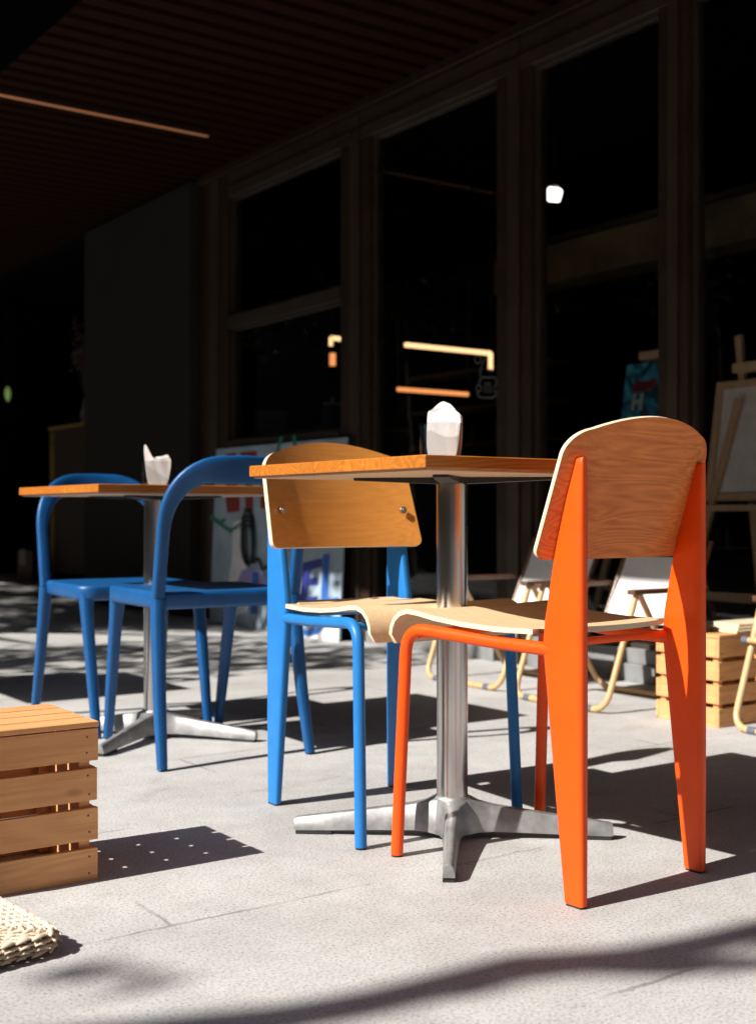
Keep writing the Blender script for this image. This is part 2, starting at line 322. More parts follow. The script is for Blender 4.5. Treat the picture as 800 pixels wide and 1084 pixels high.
def fin_chair(name, loc, rz, met, back, label, group):
    t = empty(name, loc, rz, label, 'chair', group)
    RE = -.22
    def backy(z): return -.152-(z-.58)*.245           # front edge of the fins above the seat
    # fins (rear legs)
    prof = [(.004, RE+.040), (.20, RE+.062), (.36, RE+.080), (.43, RE+.088), (.47, RE+.084), (.58, RE+.063), (.68, RE+.038), (.733, RE+.021), (.742, RE+.016), (.745, RE+.009)]
    for sx in (-1, 1):
        mb = MB(); pts = []; secs = []
        for z, fy in prof:
            hy = (fy-RE)/2; pts.append((sx*.161, RE+hy, z)); secs.append((z, hy))
        n = 20; rings = []
        for (z, hy), (x, y, _) in zip(secs, pts):
            th = .0085+.0035*sin(pi*min(1, z/.745)); th *= (1 if z < .73 else (.85 if z < .743 else .5))
            ring = []
            for k in range(n):
                a = 2*pi*k/n; ca, sa = cos(a), sin(a); e = .42
                ring.append((x+th*math.copysign(abs(ca)**e, ca), y+hy*math.copysign(abs(sa)**e, sa), z))
            rings.append(ring)
        vs = sum(rings, []); fs = [(i*n+k, i*n+(k+1) % n, (i+1)*n+(k+1) % n, (i+1)*n+k) for i in range(len(rings)-1) for k in range(n)]
        fs += [tuple(range(n))[::-1], tuple((len(rings)-1)*n+k for k in range(n))]
        mb.add(vs, fs); leg = mb.build('rear_leg', met, t, smooth=50)
        fp = MB(); fp.box((sx*.161-.0075, RE+.003, 0), (sx*.161+.0075, RE+.036, .006)); fp.build('foot_pad', M['rubber'], leg, bevel=.001)
    # front legs with side rails
    for sx in (-1, 1):
        pth = fillet([(sx*.161, RE+.05, .421), (sx*.166, -.02, .424), (sx*.189, .198, .437), (sx*.196, .219, .004)], .05, 9)
        mb = MB(); mb.tube(pth, .0118, 16); fl = mb.build('front_leg', met, t, smooth=50)
        fp = MB(); fp.disc((sx*.196, .219, 0), .0105, .006, 14); fp.build('foot_pad', M['rubber'], fl)
    mb = MB(); mb.tube([(-.187, .165, .427), (.187, .165, .427)], .009); mb.tube([(-.16, -.142, .43), (.16, -.142, .43)], .007); mb.build('crossbar', met, t)
    # seat: shallow dish, rolled front edge
    prof = [(-.168, .4535), (-.15, .4505), (-.120, .4490), (-.1175, .4489), (-.10, .4485), (-.03, .447), (.05, .4505), (.12, .457), (.165, .4635), (.195, .4655), (.217, .461), (.233, .449), (.241, .434), (.2435, .420), (.2425, .402)]
    def hw(y): return .149 if y < -.118 else .178+.014*min(1, max(0, (y+.11)/.25))
    nx = 12; top = []; ln = []
    for k, (y, z) in enumerate(prof):
        a = Vector(prof[max(k-1, 0)]); b = Vector(prof[min(k+1, len(prof)-1)]); tt = (b-a).normalized(); nn = Vector((0, -tt[1], tt[0]))
        w = hw(y)
        if k == 0: w -= .022
        if k == 1: w -= .010
        if k == len(prof)-1: w -= .012
        for i in range(nx+1):
            q = -1+2*i/nx; p = Vector((q*w, y+(.014*q*q if k < 3 else 0), z+.0035*(q*q-.4)*(1 if 1 < k < 10 else .3)))
            top.append((p+nn*.0045, p-nn*.0045))
    mb = MB(); W_ = nx+1; H_ = len(prof); vs = [a for a, b in top]+[b for a, b in top]; S = len(top)
    fs = []; mi = []
    for k in range(H_-1):
        for i in range(nx):
            q = (k*W_+i, k*W_+i+1, (k+1)*W_+i+1, (k+1)*W_+i); fs.append(q); mi.append(0); fs.append(tuple(x+S for x in q)[::-1]); mi.append(0)
    border = [i for i in range(nx)]+[k*W_+nx for k in range(H_-1)]+[(H_-1)*W_+i for i in range(nx, 0, -1)]+[k*W_ for k in range(H_-1, 0, -1)]
    for i in range(len(border)):
        a, b = border[i], border[(i+1) % len(border)]; fs.append((a, b, b+S, a+S)); mi.append(1)
    mb.v = [tuple(v) for v in vs]; mb.f = fs; mb.mi = mi
    mb.build('seat', [M['seat_ply'], M['ply_edge']], t, smooth=40)
    # backrest
    out = rounded_outline(.200, .576, .818, .060, .016, .024, .008)
    def surf(a, b):
        y = backy(b)-.001-.021*(1-(a/.16)**2)-.012*max(0, b-.6)/.2
        nn = Vector((-.042*a/.0256, 1, .245)).normalized()
        return Vector((a, y, b)), nn
    bk = shell(out, (0, .70), surf, .0105).build('backrest', [back, M['ply_edge']], t, smooth=40)
    for sx in (-1, 1):
        mb = MB(); y = backy(.66)+.011
        mb.disc((sx*.161, y-.003, .66), .0085, .007, 16, axis=(0, 1, .2)); mb.disc((sx*.161, y+.003, .6615), .004, .0025, 8, axis=(0, 1, .2))
        mb.build('bolt', M['bolt'], bk, bevel=.001)
    return t
a40 = R(39.2); u = Vector((cos(a40), sin(a40), 0)); v = Vector((-sin(a40), cos(a40), 0))
c = Vector((.3406, 2.0215, 0))+u*.161+v*.22
fin_chair('fin_leg_chair', c, a40, M['orange'], M['back_ply'], 'orange metal chair with fin shaped back legs and brown plywood backrest, nearest to the viewer', 'plywood chairs with fin shaped legs')
ab = R(-57); v = Vector((cos(ab), sin(ab), 0)); u = Vector((cos(ab-pi/2), sin(ab-pi/2), 0))
c = Vector((-.243, 2.775, 0))-u*.161+v*.22
fin_chair('fin_leg_chair', c, ab-pi/2, M['blue'], M['back_ply2'], 'blue metal chair with honey plywood seat and backrest, tucked behind the front table', 'plywood chairs with fin shaped legs')

# ------------------------------------------------------------------ tables
def cafe_table(loc, label, base_rot):
    t = empty('cafe_table', loc, AZ, label, 'table', 'square pedestal cafe tables')
    mb = MB(); mb.box((-.3, -.3, .729), (.3, .3, .752)); top = mb.build('tabletop', M['table_wood'], t, bevel=.0025)
    mb = MB(); mb.box((-.292, -.292, .7255), (.292, .292, .7285)); mb.build('underside', M['table_under'], top)
    mb = MB(); mb.disc((0, 0, .715), .045, .0098, 24)
    for k in range(4):
        a = pi/4+k*pi/2; d = Vector((cos(a), sin(a), 0)); mb.bar(d*.03+Vector((0, 0, .7185)), d*.2+Vector((0, 0, .7225)), .045, .012, w2=.03, h2=.005)
    mb.build('mounting_plate', M['iron'], t)
    mb = MB(); mb.tube([(0, 0, .05), (0, 0, .718)], .0315, 40); mb.build('column', M['steel'], t, smooth=60)
    hub = MB(); hub.tube([(0, 0, .03), (0, 0, .055), (0, 0, .078), (0, 0, .084)], [.046, .042, .037, .033], 32); b = hub.build('base_hub', M['cast'], t, smooth=60)
    for k in range(4):
        a = base_rot-AZ+k*pi/2; d = Vector((cos(a), sin(a), 0)); sd = Vector((-sin(a), cos(a), 0))
        mb = MB(); st = [(.012, .013, .048, .080, .038), (.036, .012, .034, .078, .028), (.052, .0135, .024, .072, .018), (.08, .0145, .018, .066, .0125), (.15, .0125, .0145, .056, .0100), (.24, .0095, .0125, .044, .0085), (.315, .008, .0115, .034, .0075), (.321, .009, .011, .031, .0070)]
        rings = []
        for r, zb, wb, zt, wt in st:
            rings.append([d*r+sd*wb+Vector((0, 0, zb)), d*r+sd*(wb*.98)+Vector((0, 0, zb+.006)), d*r+sd*wt+Vector((0, 0, zt-.003)), d*r+sd*(wt-.0035)+Vector((0, 0, zt)), d*r-sd*(wt-.0035)+Vector((0, 0, zt)), d*r-sd*wt+Vector((0, 0, zt-.003)), d*r-sd*(wb*.98)+Vector((0, 0, zb+.006)), d*r-sd*wb+Vector((0, 0, zb))])
        n = 8; fs = [(i*n+q, i*n+(q+1) % n, (i+1)*n+(q+1) % n, (i+1)*n+q) for i in range(len(rings)-1) for q in range(n)]
        fs += [tuple(range(n))[::-1], tuple((len(rings)-1)*n+q for q in range(n))]
        mb.add(sum(rings, []), fs); arm = mb.build('base_arm', M['cast'], t, smooth=45)
        fp = MB(); rt = Matrix.Rotation(a, 3, 'Z'); fp.box((-.04, -.0112, 0), (.034, .0112, .0095)); fp.v = [tuple(rt@Vector(p)+d*.284) for p in fp.v]
        fp.build('foot_pad', M['rubber'], arm, bevel=.001)
    return t
H1 = Vector((.150, 2.487, 0)); H2 = Vector((-.655, 3.605, 0))
t1 = cafe_table(H1, 'square wooden table on steel pedestal in front, beside the orange chair', R(-4.5))
t2 = copy_tree(t1); t2.location = H2; t2.scale = (1, 1, .972); t2['label'] = 'square wooden table on steel pedestal further back, between the two blue arch backed chairs'
t2.rotation_euler[2] = AZ-R(12)+R(12); 
for ch in t2.children:
    if ch.name.startswith('base_arm'): ch.rotation_euler[2] = R(-12)
t3 = copy_tree(t1); t3.location = (-1.86, 4.2, 0); t3['label'] = 'square wooden table standing off to the left of the crate seat, past the blue chairs'

# ------------------------------------------------------------------ napkins in tumblers
def napkins(loc, rz, label, kind, s=1):
    t = empty('napkin_tumbler', loc, rz, label, 'napkin holder', 'glass tumblers filled with paper napkins')
    mb = MB(); n = 28; prof = [(.0, .003), (.036, .003), (.040, .073), (.0425, .073), (.0388, 0.), (0, 0)]
    ring = []; fs = []
    for r, z in prof:
        for k in range(n):
            a = 2*pi*k/n; ring.append((max(r, .0005)*cos(a), max(r, .0005)*sin(a), z))
    for i in range(len(prof)-1):
        for k in range(n): fs.append((i*n+k, i*n+(k+1) % n, (i+1)*n+(k+1) % n, (i+1)*n+k))
    mb.add(ring, fs); mb.build('tumbler', M['tumbler'], t, smooth=40)
    if kind == 0:
        shapes = [([(-.022, .004), (.024, .004), (.027, .082), (.018, .098), (.000, .115), (-.018, .100), (-.026, .086)], .002, 2), ([(-.024, .004), (.022, .004), (.030, .078), (.022, .094), (.008, .112), (-.008, .108), (-.020, .088)], .009, -6),
                  ([(-.02, .004), (.02, .004), (.024, .07), (.014, .09), (-.004, .103), (-.024, .094), (-.022, .07)], -.006, 9), ([(-.018, .004), (.018, .004), (.028, .072), (.016, .092), (.002, .098), (-.019, .08)], -.013, -3)]
    else:
        shapes = [([(-.02, .004), (.02, .004), (.022, .07), (.012, .085), (-.01, .082), (-.03, .122), (-.032, .085)], .002, 4), ([(-.02, .004), (.02, .004), (.026, .085), (.008, .088), (-.02, .075)], .010, -5), ([(-.018, .004), (.018, .004), (.03, .078), (.005, .08), (-.022, .07)], -.008, 8)]
    for poly, y, yaw in shapes:
        mb = MB(); rt = Matrix.Rotation(R(yaw), 3, 'Z'); nn = len(poly); sm = []
        for i_ in range(nn):      # soften the outline
            p0, p1, p2, p3 = [Vector(poly[(i_+d) % nn]) for d in (-1, 0, 1, 2)]
            for k_ in range(6):
                q = k_/6; sm.append(tuple(((p1*2)+(p2-p0)*q+(p0*2-p1*5+p2*4-p3)*q*q+(p1*3-p0-p2*3+p3)*q**3)*.5))
        for q in range(3):
            f1, f2 = random.uniform(60, 120), random.uniform(0, 6)
            def surf(a, b, q=q, f1=f1, f2=f2):
                w = .5+b/.09
                return rt@Vector((a*1.2*(1-.035*q)+.006, y+q*.0034-.003+w*(.0009*sin(a*f1*.9+f2+b*25)+.0004*sin(a*f1*2.5+b*60+f2*2)+.0022*(q-1)*b/.08), b*(1-.045*q))), Vector((0, 1, 0))
            o2 = shell([(a, b) for a, b in sm], (0, .05), surf, .0007, rings=9); mb.add(o2.v, o2.f)
        mb.build('napkin', M['napkin'], t, smooth=70)
    return t
napkins(H1+Vector((-.030, -.13, .752)), R(-8), 'clear tumbler stuffed with white paper napkins on the front table', 0)
napkins(H2+Vector((.015, -.06, .752*.972)), R(2.5), 'clear tumbler with white napkins, one corner sticking up, on the further table', 1)

# ------------------------------------------------------------------ arch-backed blue chairs
def arch_chair(loc, rz, label, mat, group='blue arch backed chairs'):
    t = empty('arch_back_chair', loc, rz, label, 'chair', group)
    # arch
    ph = []; secs = []
    def ypos(x, z): return -.197-(z-.45)*.2-.045*(1-min(1, abs(x)/.195)**2)*max(0, (z-.6)/.2)
    X0, ZT, RX, RZ = .198, .766, .135, .166
    half = [(X0-.004*(0), z, .0168, .0125) for z in (.43, .5, .56, .60)]
    for i in range(1, 13):
        a = pi/2*i/12; wd = .0168+.0205*(i/12)**1.2; half.append((X0-RX+RX*cos(a)**.87, .60+RZ*sin(a)**.87, wd, .0115-.003*(i/12)))
    half.append((X0-RX-.024, ZT, .0375, .0083))
    left = [(-x, z, w, d) for x, z, w, d in half]
    full = left+[(0, ZT+.001, .038, .008)]+half[::-1]
    pts = [Vector((x, ypos(x, z), z)) for x, z, w, d in full]; secs = [(w, d) for x, z, w, d in full]
    mb = MB(); mb.sweep(pts, secs, 18, ref=(0, 1, .16), power=3.2); mb.build('back_frame', mat, t, smooth=50)
    # seat: rounded slab with a dished top
    out = []; r = .05
    for cx, cy, a0 in ((.205-r, .19-r, 0), (-.205+r, .19-r, pi/2), (-.198+.03, -.205+.03, pi), (.198-.03, -.205+.03, 3*pi/2)):
        rr = r if cy > 0 else .03
        for i in range(8):
            a = a0+pi/2*i/7; out.append((cx+rr*cos(a), cy+rr*sin(a)))
    mb = MB(); n = len(out); vs = []; fs = []
    lv = [(.955, .404), (.985, .407), (1., .414), (1., .440), (.99, .447), (.965, .450), (.80, .4475), (.4, .4455)]
    for k, z in lv: vs += [(x*k, y*k, z) for x, y in out]
    for i in range(len(lv)-1):
        for q in range(n): fs.append((i*n+q, i*n+(q+1) % n, (i+1)*n+(q+1) % n, (i+1)*n+q))
    fs += [tuple(range(n))[::-1], tuple((len(lv)-1)*n+q for q in range(n))]
    mb.add(vs, fs); mb.build('seat', mat, t, smooth=45)
    for sx in (-1, 1):
        mb = MB(); mb.sweep([(sx*.197, -.192, .43), (sx*.199, -.198, .37), (sx*.206, -.224, .18), (sx*.213, -.26, .003)], [(.0185, .018), (.0185, .018), (.016, .0155), (.0125, .0125)], 16, ref=(0, 1, 0), power=3.2); lg = mb.build('rear_leg', mat, t, smooth=50)
        mb = MB(); mb.sweep([(sx*.176, .160, .42), (sx*.178, .172, .36), (sx*.176, .212, .18), (sx*.174, .25, .003)], [(.022, .02), (.0175, .0175), (.0155, .0155), (.0125, .0125)], 16, ref=(0, 1, 0), power=3.2); lg = mb.build('front_leg', mat, t, smooth=50)
    return t
ch2 = arch_chair((-.503, 3.445, 0), R(32), 'blue arch backed chair seen from behind, right beside the plywood backed blue chair', M['blue_plastic'])
ch3 = copy_tree(ch2); ch3.scale = (1, 1, .98); ch3.location = (-.795, 3.87, 0); ch3.rotation_euler[2] = R(-149); ch3['label'] = 'blue arch backed chair facing the viewer, across the further table'
arch_chair((-1.735, 4.55, 0), R(35), 'black arch backed chair with one leg showing at the left edge above the crate', M['dark_plastic'], None)

# ------------------------------------------------------------------ crates
def crate(loc, rz, label):
    t = empty('wooden_crate', loc, rz, label, 'crate', 'upturned slatted pine crates')
    LX, LY = .21, .125; bh, gp, th = .0575, .0135, .010
    for k in range(4):
        z0 = k*(bh+gp); jit = [0, .001, -.001, .0005][k]
        for sy in (-1, 1):
            mb = MB(); mb.box((-LX, sy*LY-(th if sy > 0 else 0), z0), (LX+jit, sy*LY+(th if sy < 0 else 0), z0+bh)); o_ = mb.build('side_board', M['crate'], t, bevel=.0014); o_.rotation_euler = (0, R(random.uniform(-.25, .25)), 0)
        for sx in (-1, 1):
            x0 = sx*(LX-.0005); mb = MB()
            mb.box((x0-(th if sx > 0 else 0), -LY+th+.0005, z0), (x0+(th if sx < 0 else 0), LY-th-.0005, z0+bh)); mb.build('end_board', M['crate_y'], t, bevel=.0012)
    H = 4*bh+3*gp
    for sx in (-1, 1):
        for sy in (-1, 1):
            a = (sx*(LX-th-.001), sy*(LY-th-.001)); b = (sx*(LX-th-.021), sy*(LY-th-.021))
            mb = MB(); mb.box((min(a[0], b[0]), min(a[1], b[1]), .002), (max(a[0], b[0]), max(a[1], b[1]), H-.001)); mb.build('corner_post', M['crate'], t, bevel=.001)
    w = .0565; g_ = (2*LY-4*w)/3
    for k in range(4):
        y0 = -LY+k*(w+g_); mb = MB(); mb.box((-LX, y0-.001*(k == 0), H+.0015), (LX+[.002, 0, .0015, .001][k], y0+w, H+.0115)); o_ = mb.build('top_slat', M['crate'], t, bevel=.0018); o_.rotation_euler = (0, 0, R(random.uniform(-.2, .2)))
    for k in range(4):
        for sx in (-1, 1):
            for dz in (.013, .044):
                mb = MB(); mb.disc((sx*(LX-.018)+random.uniform(-.003, .003), -(LY-.0005), k*(bh+gp)+dz+random.uniform(-.003, .003)), .0019, -.0011, 8, axis=(0, 1, 0)); mb.build('nail_head', M['nail'], t, smooth=0)
    return t
cr = crate((-.743, 2.175, 0), R(34.6), 'upturned pine crate at the left edge, above the straw cushion')
cr2 = copy_tree(cr); cr2.location = Vector((1.15, 3.944, 0))+D1*.025; cr2.rotation_euler[2] = AZ; cr2['label'] = 'upturned pine crate between the white canvas folding chairs on the right'
# things on the far crate
base = Vector((1.051, 3.72, .283))
t = empty('black_bowl', base+D2*.05+D1*.13, AZ, 'small round black bowl on the far crate', 'bowl')
mb = MB(); mb.tube([(0, 0, 0), (0, 0, .006), (0, 0, .022), (0, 0, .028)], [.020, .027, .036, .036], 24); b_ = mb.build('bowl_body', M['dark_plastic'], t)
mb = MB(); mb.tube([(0, 0, .0285), (0, 0, .033)], [.036, .034], 24); mb.build('rim', M['iron'], b_)
t = empty('wooden_board', base+D2*.24+D1*.115, AZ, 'thin pale wooden boards lying stacked on the far crate', 'board')
for k in range(3):
    mb = MB(); mb.box((-.155+.02*k, -.09+.012*k, k*.0085), (.16-.01*k, .07-.006*k, k*.0085+.0078)); mb.build('slat', M['ply_edge'], t, bevel=.001)

# ------------------------------------------------------------------ folding canvas chairs
def sling_chair(loc, rz, label):
    t = empty('folding_chair', loc, rz, label, 'folding chair', 'low white canvas folding chairs by the window')
    X = .225
    p = fillet([(-X, .073, .385), (-X+.004, .215, .011), (X-.004, .215, .011), (X, .073, .385)], .06, 8)
    mb = MB(); mb.tube(p, .0105, 14); fl = mb.build('front_leg_loop', M['tube'], t, smooth=50)
    for sx in (-1, 1):
        mb = MB(); mb.tube([(sx*.135, .215, .011), (sx*.165, .215, .011)], .0118, 14); mb.build('joint', M['joint'], fl)
    p = fillet([(-X+.012, .045, .385), (-X+.02, -.2, .011), (X-.02, -.2, .011), (X-.012, .045, .385)], .06, 8)
    mb = MB(); mb.tube(p, .0105, 14); mb.build('rear_leg_loop', M['tube'], t, smooth=50)
    for sx in (-1, 1):
        mb = MB(); mb.box((sx*X-.018, -.27, .385), (sx*X+.018, .10, .402)); mb.build('armrest', M['arm'], t, bevel=.004)
        mb = MB(); mb.tube([(sx*.195, -.185, .215), (sx*.195, -.217, .276), (sx*.193, -.312, .483), (sx*.192, -.345, .555)], .0095, 12); mb.build('back_pole', M['arm'], t, smooth=50)
        mb = MB(); mb.tube([(sx*.195, .135, .268), (sx*.195, -.20, .235)], .0095, 12); mb.build('seat_rail', M['tube'], t)
    mb = MB(); mb.tube([(-.225, .138, .268), (.225, .138, .268)], .0095, 12); fr = mb.build('seat_rail', M['tube'], t)
    for sx in (-1, 1):
        mb = MB(); mb.tube([(sx*.225, .138, .268), (sx*.247, .138, .268)], [.0125, .0115], 14); mb.build('end_cap', M['joint'], fr, bevel=.002)
    def cloth(a, b, sag, dirn, ny=10, nx=10, half=.2):
        vs = []; fs = []; a, b, dirn = Vector(a), Vector(b), Vector(dirn)
        for off in (0, .003):
            for j in range(ny+1):
                for i in range(nx+1):
                    q = -1+2*i/nx; s_ = j/ny; vs.append(a.lerp(b, s_)+Vector((q*half, 0, 0))+dirn*(sag*(1-q*q)*(.4+.6*sin(pi*s_))+off+.002*sin(7*s_+3*q)))
        S = (nx+1)*(ny+1); W_ = nx+1
        for j in range(ny):
            for i in range(nx):
                q = (j*W_+i, j*W_+i+1, (j+1)*W_+i+1, (j+1)*W_+i); fs += [q, tuple(x+S for x in q)[::-1]]
        bd = [i for i in range(nx)]+[j*W_+nx for j in range(ny)]+[ny*W_+i for i in range(nx, 0, -1)]+[j*W_ for j in range(ny, 0, -1)]
        for i in range(len(bd)): x, y = bd[i], bd[(i+1) % len(bd)]; fs.append((x, y, y+S, x+S))
        mb = MB(); mb.add(vs, fs); return mb
    cloth((0, -.205, .262), (0, -.318, .498), .012, (0, -.9, -.4)).build('back_canvas', M['canvas'], t, smooth=50)
    cloth((0, .14, .281), (0, -.19, .249), .02, (0, 0, -1)).build('seat_canvas', M['canvas'], t, smooth=50)
    return t
ra = R(125.4)
sa = sling_chair((.492, 4.805, 0), ra, 'white canvas folding chair farthest back, half hidden behind the front table column')
sb = copy_tree(sa); sb.location = (.785, 4.30, 0); sb['label'] = 'white canvas folding chair seen between the back legs of the orange chair'
sc_ = copy_tree(sa); sc_.location = (1.369, 3.634, 0); sc_['label'] = 'white canvas folding chair cut off by the right edge, in front of the far crate'

# ------------------------------------------------------------------ straw cushion
def cushion():
    c = Vector((-.462, 1.818, 0)); rz = R(42); u_ = Vector((cos(rz), sin(rz), 0)); v_ = Vector((-sin(rz), cos(rz), 0))
    t = empty('straw_cushion', c-u_*.21+v_*.21, rz, 'thick woven straw floor cushion at the bottom left corner', 'cushion')
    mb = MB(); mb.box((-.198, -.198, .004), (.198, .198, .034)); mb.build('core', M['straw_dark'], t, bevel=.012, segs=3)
    def rope(mb, pts, r, tw=.0):
        # two-strand plait made of short overlapping husk leaves
        L_ = [0]
        for i in range(1, len(pts)): L_.append(L_[-1]+(pts[i]-pts[i-1]).length)
        tot = L_[-1]; step = r*1.75; n = int(tot/step); ph = random.random()*6
        def at(s_):
            s_ = max(0, min(tot, s_))
            for i in range(1, len(L_)):
                if s_ <= L_[i]:
                    k = (s_-L_[i-1])/max(1e-6, L_[i]-L_[i-1]); return pts[i-1].lerp(pts[i], k), (pts[i]-pts[i-1]).normalized()
            return pts[-1], (pts[-1]-pts[-2]).normalized()
        for k in range(n):
            s_ = (k+.5)*step; p, tg = at(s_); a = tg.cross(Vector((0, 0, 1))).normalized(); side = 1 if k % 2 else -1
            j = lambda q: (random.random()-.5)*q
            up = tg.cross(a)*-1
            q0 = p-tg*step*1.1+a*side*r*.75+Vector((j(.001), j(.001), j(.001)-.001)); q1 = p+up*r*(.42+j(.3))+a*side*r*.25; q2 = p+tg*step*1.2-a*side*r*.6+Vector((0, 0, j(.002)-.001))
            pts_ = [q0*(1-s)**2+q1*2*s*(1-s)+q2*s*s for s in (0, .25, .5, .75, 1)]
            w = r*(.52+j(.2)); mb.sweep(pts_, [(w*.45, w*.35), (w, w*.62), (w*1.1, w*.7), (w, w*.6), (w*.4, w*.3)], 6, mi=0)
    top = MB()
    for k in range(20):      # concentric square plaits on top
        h = .202-k*.0105; z = .031+.003*sin(pi*min(1, k/6.))
        if h < .02: break
        rr = .03*(h/.2); pl = []
        for cx, cy, a0 in ((h-rr, h-rr, 0), (-h+rr, h-rr, pi/2), (-h+rr, -h+rr, pi), (h-rr, -h+rr, 3*pi/2)):
            for i in range(5): a = a0+pi/2*i/4; pl.append(Vector((cx+rr*cos(a), cy+rr*sin(a), z)))
        pl.append(pl[0]); rope(top, pl, .0066)
    top.build('plaited_top', M['straw'], t, smooth=60)
    sd = MB()
    for z, h in ((.033, .205), (.025, .209), (.017, .209), (.009, .205)):
        rr = .035; pl = []
        for cx, cy, a0 in ((h-rr, h-rr, 0), (-h+rr, h-rr, pi/2), (-h+rr, -h+rr, pi), (h-rr, -h+rr, 3*pi/2)):
            for i in range(6): a = a0+pi/2*i/5; pl.append(Vector((cx+rr*cos(a), cy+rr*sin(a), z)))
        pl.append(pl[0])
        # side plaits swell outwards
        L_ = MB(); rope(L_, pl, .0068); sd.add(L_.v, L_.f)
    sd.build('plaited_side', M['straw'], t, smooth=60)
cushion()

# ------------------------------------------------------------------ shop front
bld = empty('cafe_building', (0, 0, 0), AZ, 'dark framed glass shop front of the cafe behind the tables', 'building')
ZC = 2.78
def bx(name, mat, a, b, parent=None, bevel=.003):
    m = MB(); m.box(a, b); return m.build(name, mat, parent or bld, bevel=bevel)
posts = [(213, 243), (362, 392), (527, 563), (698, 729), (905, 940)]
for i, (p0, p1) in enumerate(posts):
    ta, tb = T(p1), T(p0); m = MB(); m.box((SF-.01, ta, 0), (SF+.09, tb, ZC)); w = tb-ta
    po = m.build('post', M['frame'], bld, bevel=.003)
    m = MB(); m.box((SF-.022, ta+w*.30, .0), (SF-.0105, ta+w*.62, ZC-.06)); m.build('post_fin', M['frame2'], po, bevel=.002)
th = [T(p) for p in (213, 362, 243, 392, 527, 563, 698, 729, 905)]
# header
m = MB(); m.box((SF-.012, T(1400), Z(360, 158)), (SF+.08, T(243), ZC-.055)); m.build('header', M['frame2'], bld, bevel=.004)
m = MB(); m.box((SF-.035, T(1400), ZC-.05), (SF+.08, T(213), ZC-.001)); m.build('header', M['frame'], bld, bevel=.004)
m = MB(); m.box((SF-.022, T(1400), Z(360, 158)+.05), (SF-.0125, T(243), Z(360, 158)+.065)); m.build('header_bead', M['frame'], bld)
# glazed bays between the posts
def bay(p0, p1, zb, zt, nm='window', rail=None, fr=.016):
    ta, tb = T(p1), T(p0); w = empty_part(nm)
    m = MB(); s0, s1 = SF+.015, SF+.06
    m.box((s0, ta, zb), (s1, tb, zb+fr)); m.box((s0, ta, zt-fr), (s1, tb, zt)); m.box((s0, ta, zb+fr), (s1, ta+fr, zt-fr)); m.box((s0, tb-fr, zb+fr), (s1, tb, zt-fr))
    fo = m.build(nm, M['frame2'], bld, bevel=.002)
    m = MB(); m.box((SF+.034, ta+fr, zb+fr), (SF+.040, tb-fr, zt-fr)); m.build('pane', M['pane'], fo, smooth=0)
    return fo
def empty_part(n): return None
zh = Z(360, 158)
bay(243, 362, Z(360, 303), zh); bay(243, 362, Z(360, 455), Z(360, 318))
m = MB(); m.box((SF-.012, T(362), Z(360, 318)+.001), (SF+.07, T(243), Z(360, 303)-.001)); m.build('transom', M['frame2'], bld, bevel=.003)
m = MB(); m.box((SF-.02, T(362), Z(360, 470)), (SF+.08, T(243), Z(360, 455)-.001)); m.build('window_sill', M['frame2'], bld, bevel=.003)
m = MB(); m.box((SF+.0, T(362), .0), (SF+.08, T(243), Z(360, 470)-.001)); m.build('lower_wall', M['wallgrey'], bld)
for p0, p1 in ((392, 527), (563, 698), (729, 905), (940, 1390)):
    bay(p0, p1, .13, zh, 'glass_door' if p0 == 563 else 'window')
    m = MB(); m.box((SF-.03, T(p1), .0), (SF+.08, T(p0), .07)); m.box((SF-.01, T(p1), .07), (SF+.08, T(p0), .128)); m.build('base_rail', M['rail'], bld, bevel=.003)
# blank panel at the far end
m = MB(); m.box((SF-.08, T(213)+.003, 0), (SF+.08, T(100), ZC-.03)); m.build('end_panel', M['wallgrey'], bld, bevel=.004)
# rooms behind the glass (one shell, dark)
tA, tB = T(1400), T(104)
def wall(nm, a, b, mat): m = MB(); m.box(a, b); return m.build(nm, mat, bld, smooth=0)
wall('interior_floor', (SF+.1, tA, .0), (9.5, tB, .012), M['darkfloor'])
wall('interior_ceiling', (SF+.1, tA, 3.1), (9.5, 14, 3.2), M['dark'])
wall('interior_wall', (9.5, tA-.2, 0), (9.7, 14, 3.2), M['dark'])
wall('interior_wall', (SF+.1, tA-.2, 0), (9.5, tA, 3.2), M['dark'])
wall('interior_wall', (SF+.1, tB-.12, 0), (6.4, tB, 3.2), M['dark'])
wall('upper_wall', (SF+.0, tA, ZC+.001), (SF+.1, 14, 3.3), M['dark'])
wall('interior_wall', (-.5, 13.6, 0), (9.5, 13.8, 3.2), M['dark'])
# pale beam added inside to stand in for a warm reflection on the glass
mt = paint('beige_reflection', (.15, .105, .05), rough=.8, var=.7, scale=2.2)
m = MB(); m.box((6.2, tA, 2.34), (6.5, 7.2, 2.62)); m.build('reflection_band', mt, bld, bevel=.01)
m = MB(); m.box((6.15, tA, 2.62), (6.2, 7.2, 2.66)); m.build('reflection_band_trim', M['frame2'], bld)

# roof over the terrace
rf = empty('terrace_roof', (0, 0, 0), AZ, 'dark red slatted timber ceiling of the terrace roof in front of the shop', 'roof')
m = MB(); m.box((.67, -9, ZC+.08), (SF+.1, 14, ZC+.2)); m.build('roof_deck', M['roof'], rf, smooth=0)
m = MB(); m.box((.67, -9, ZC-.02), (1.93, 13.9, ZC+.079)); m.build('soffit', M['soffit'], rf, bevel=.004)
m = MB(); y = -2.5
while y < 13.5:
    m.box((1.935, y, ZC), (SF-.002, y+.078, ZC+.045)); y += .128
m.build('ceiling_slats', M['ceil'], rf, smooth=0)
m = MB(); m.box((1.935, -9, ZC+.06), (SF-.002, 13.9, ZC+.079)); m.build('ceiling_lining', M['soffit'], rf, smooth=0)
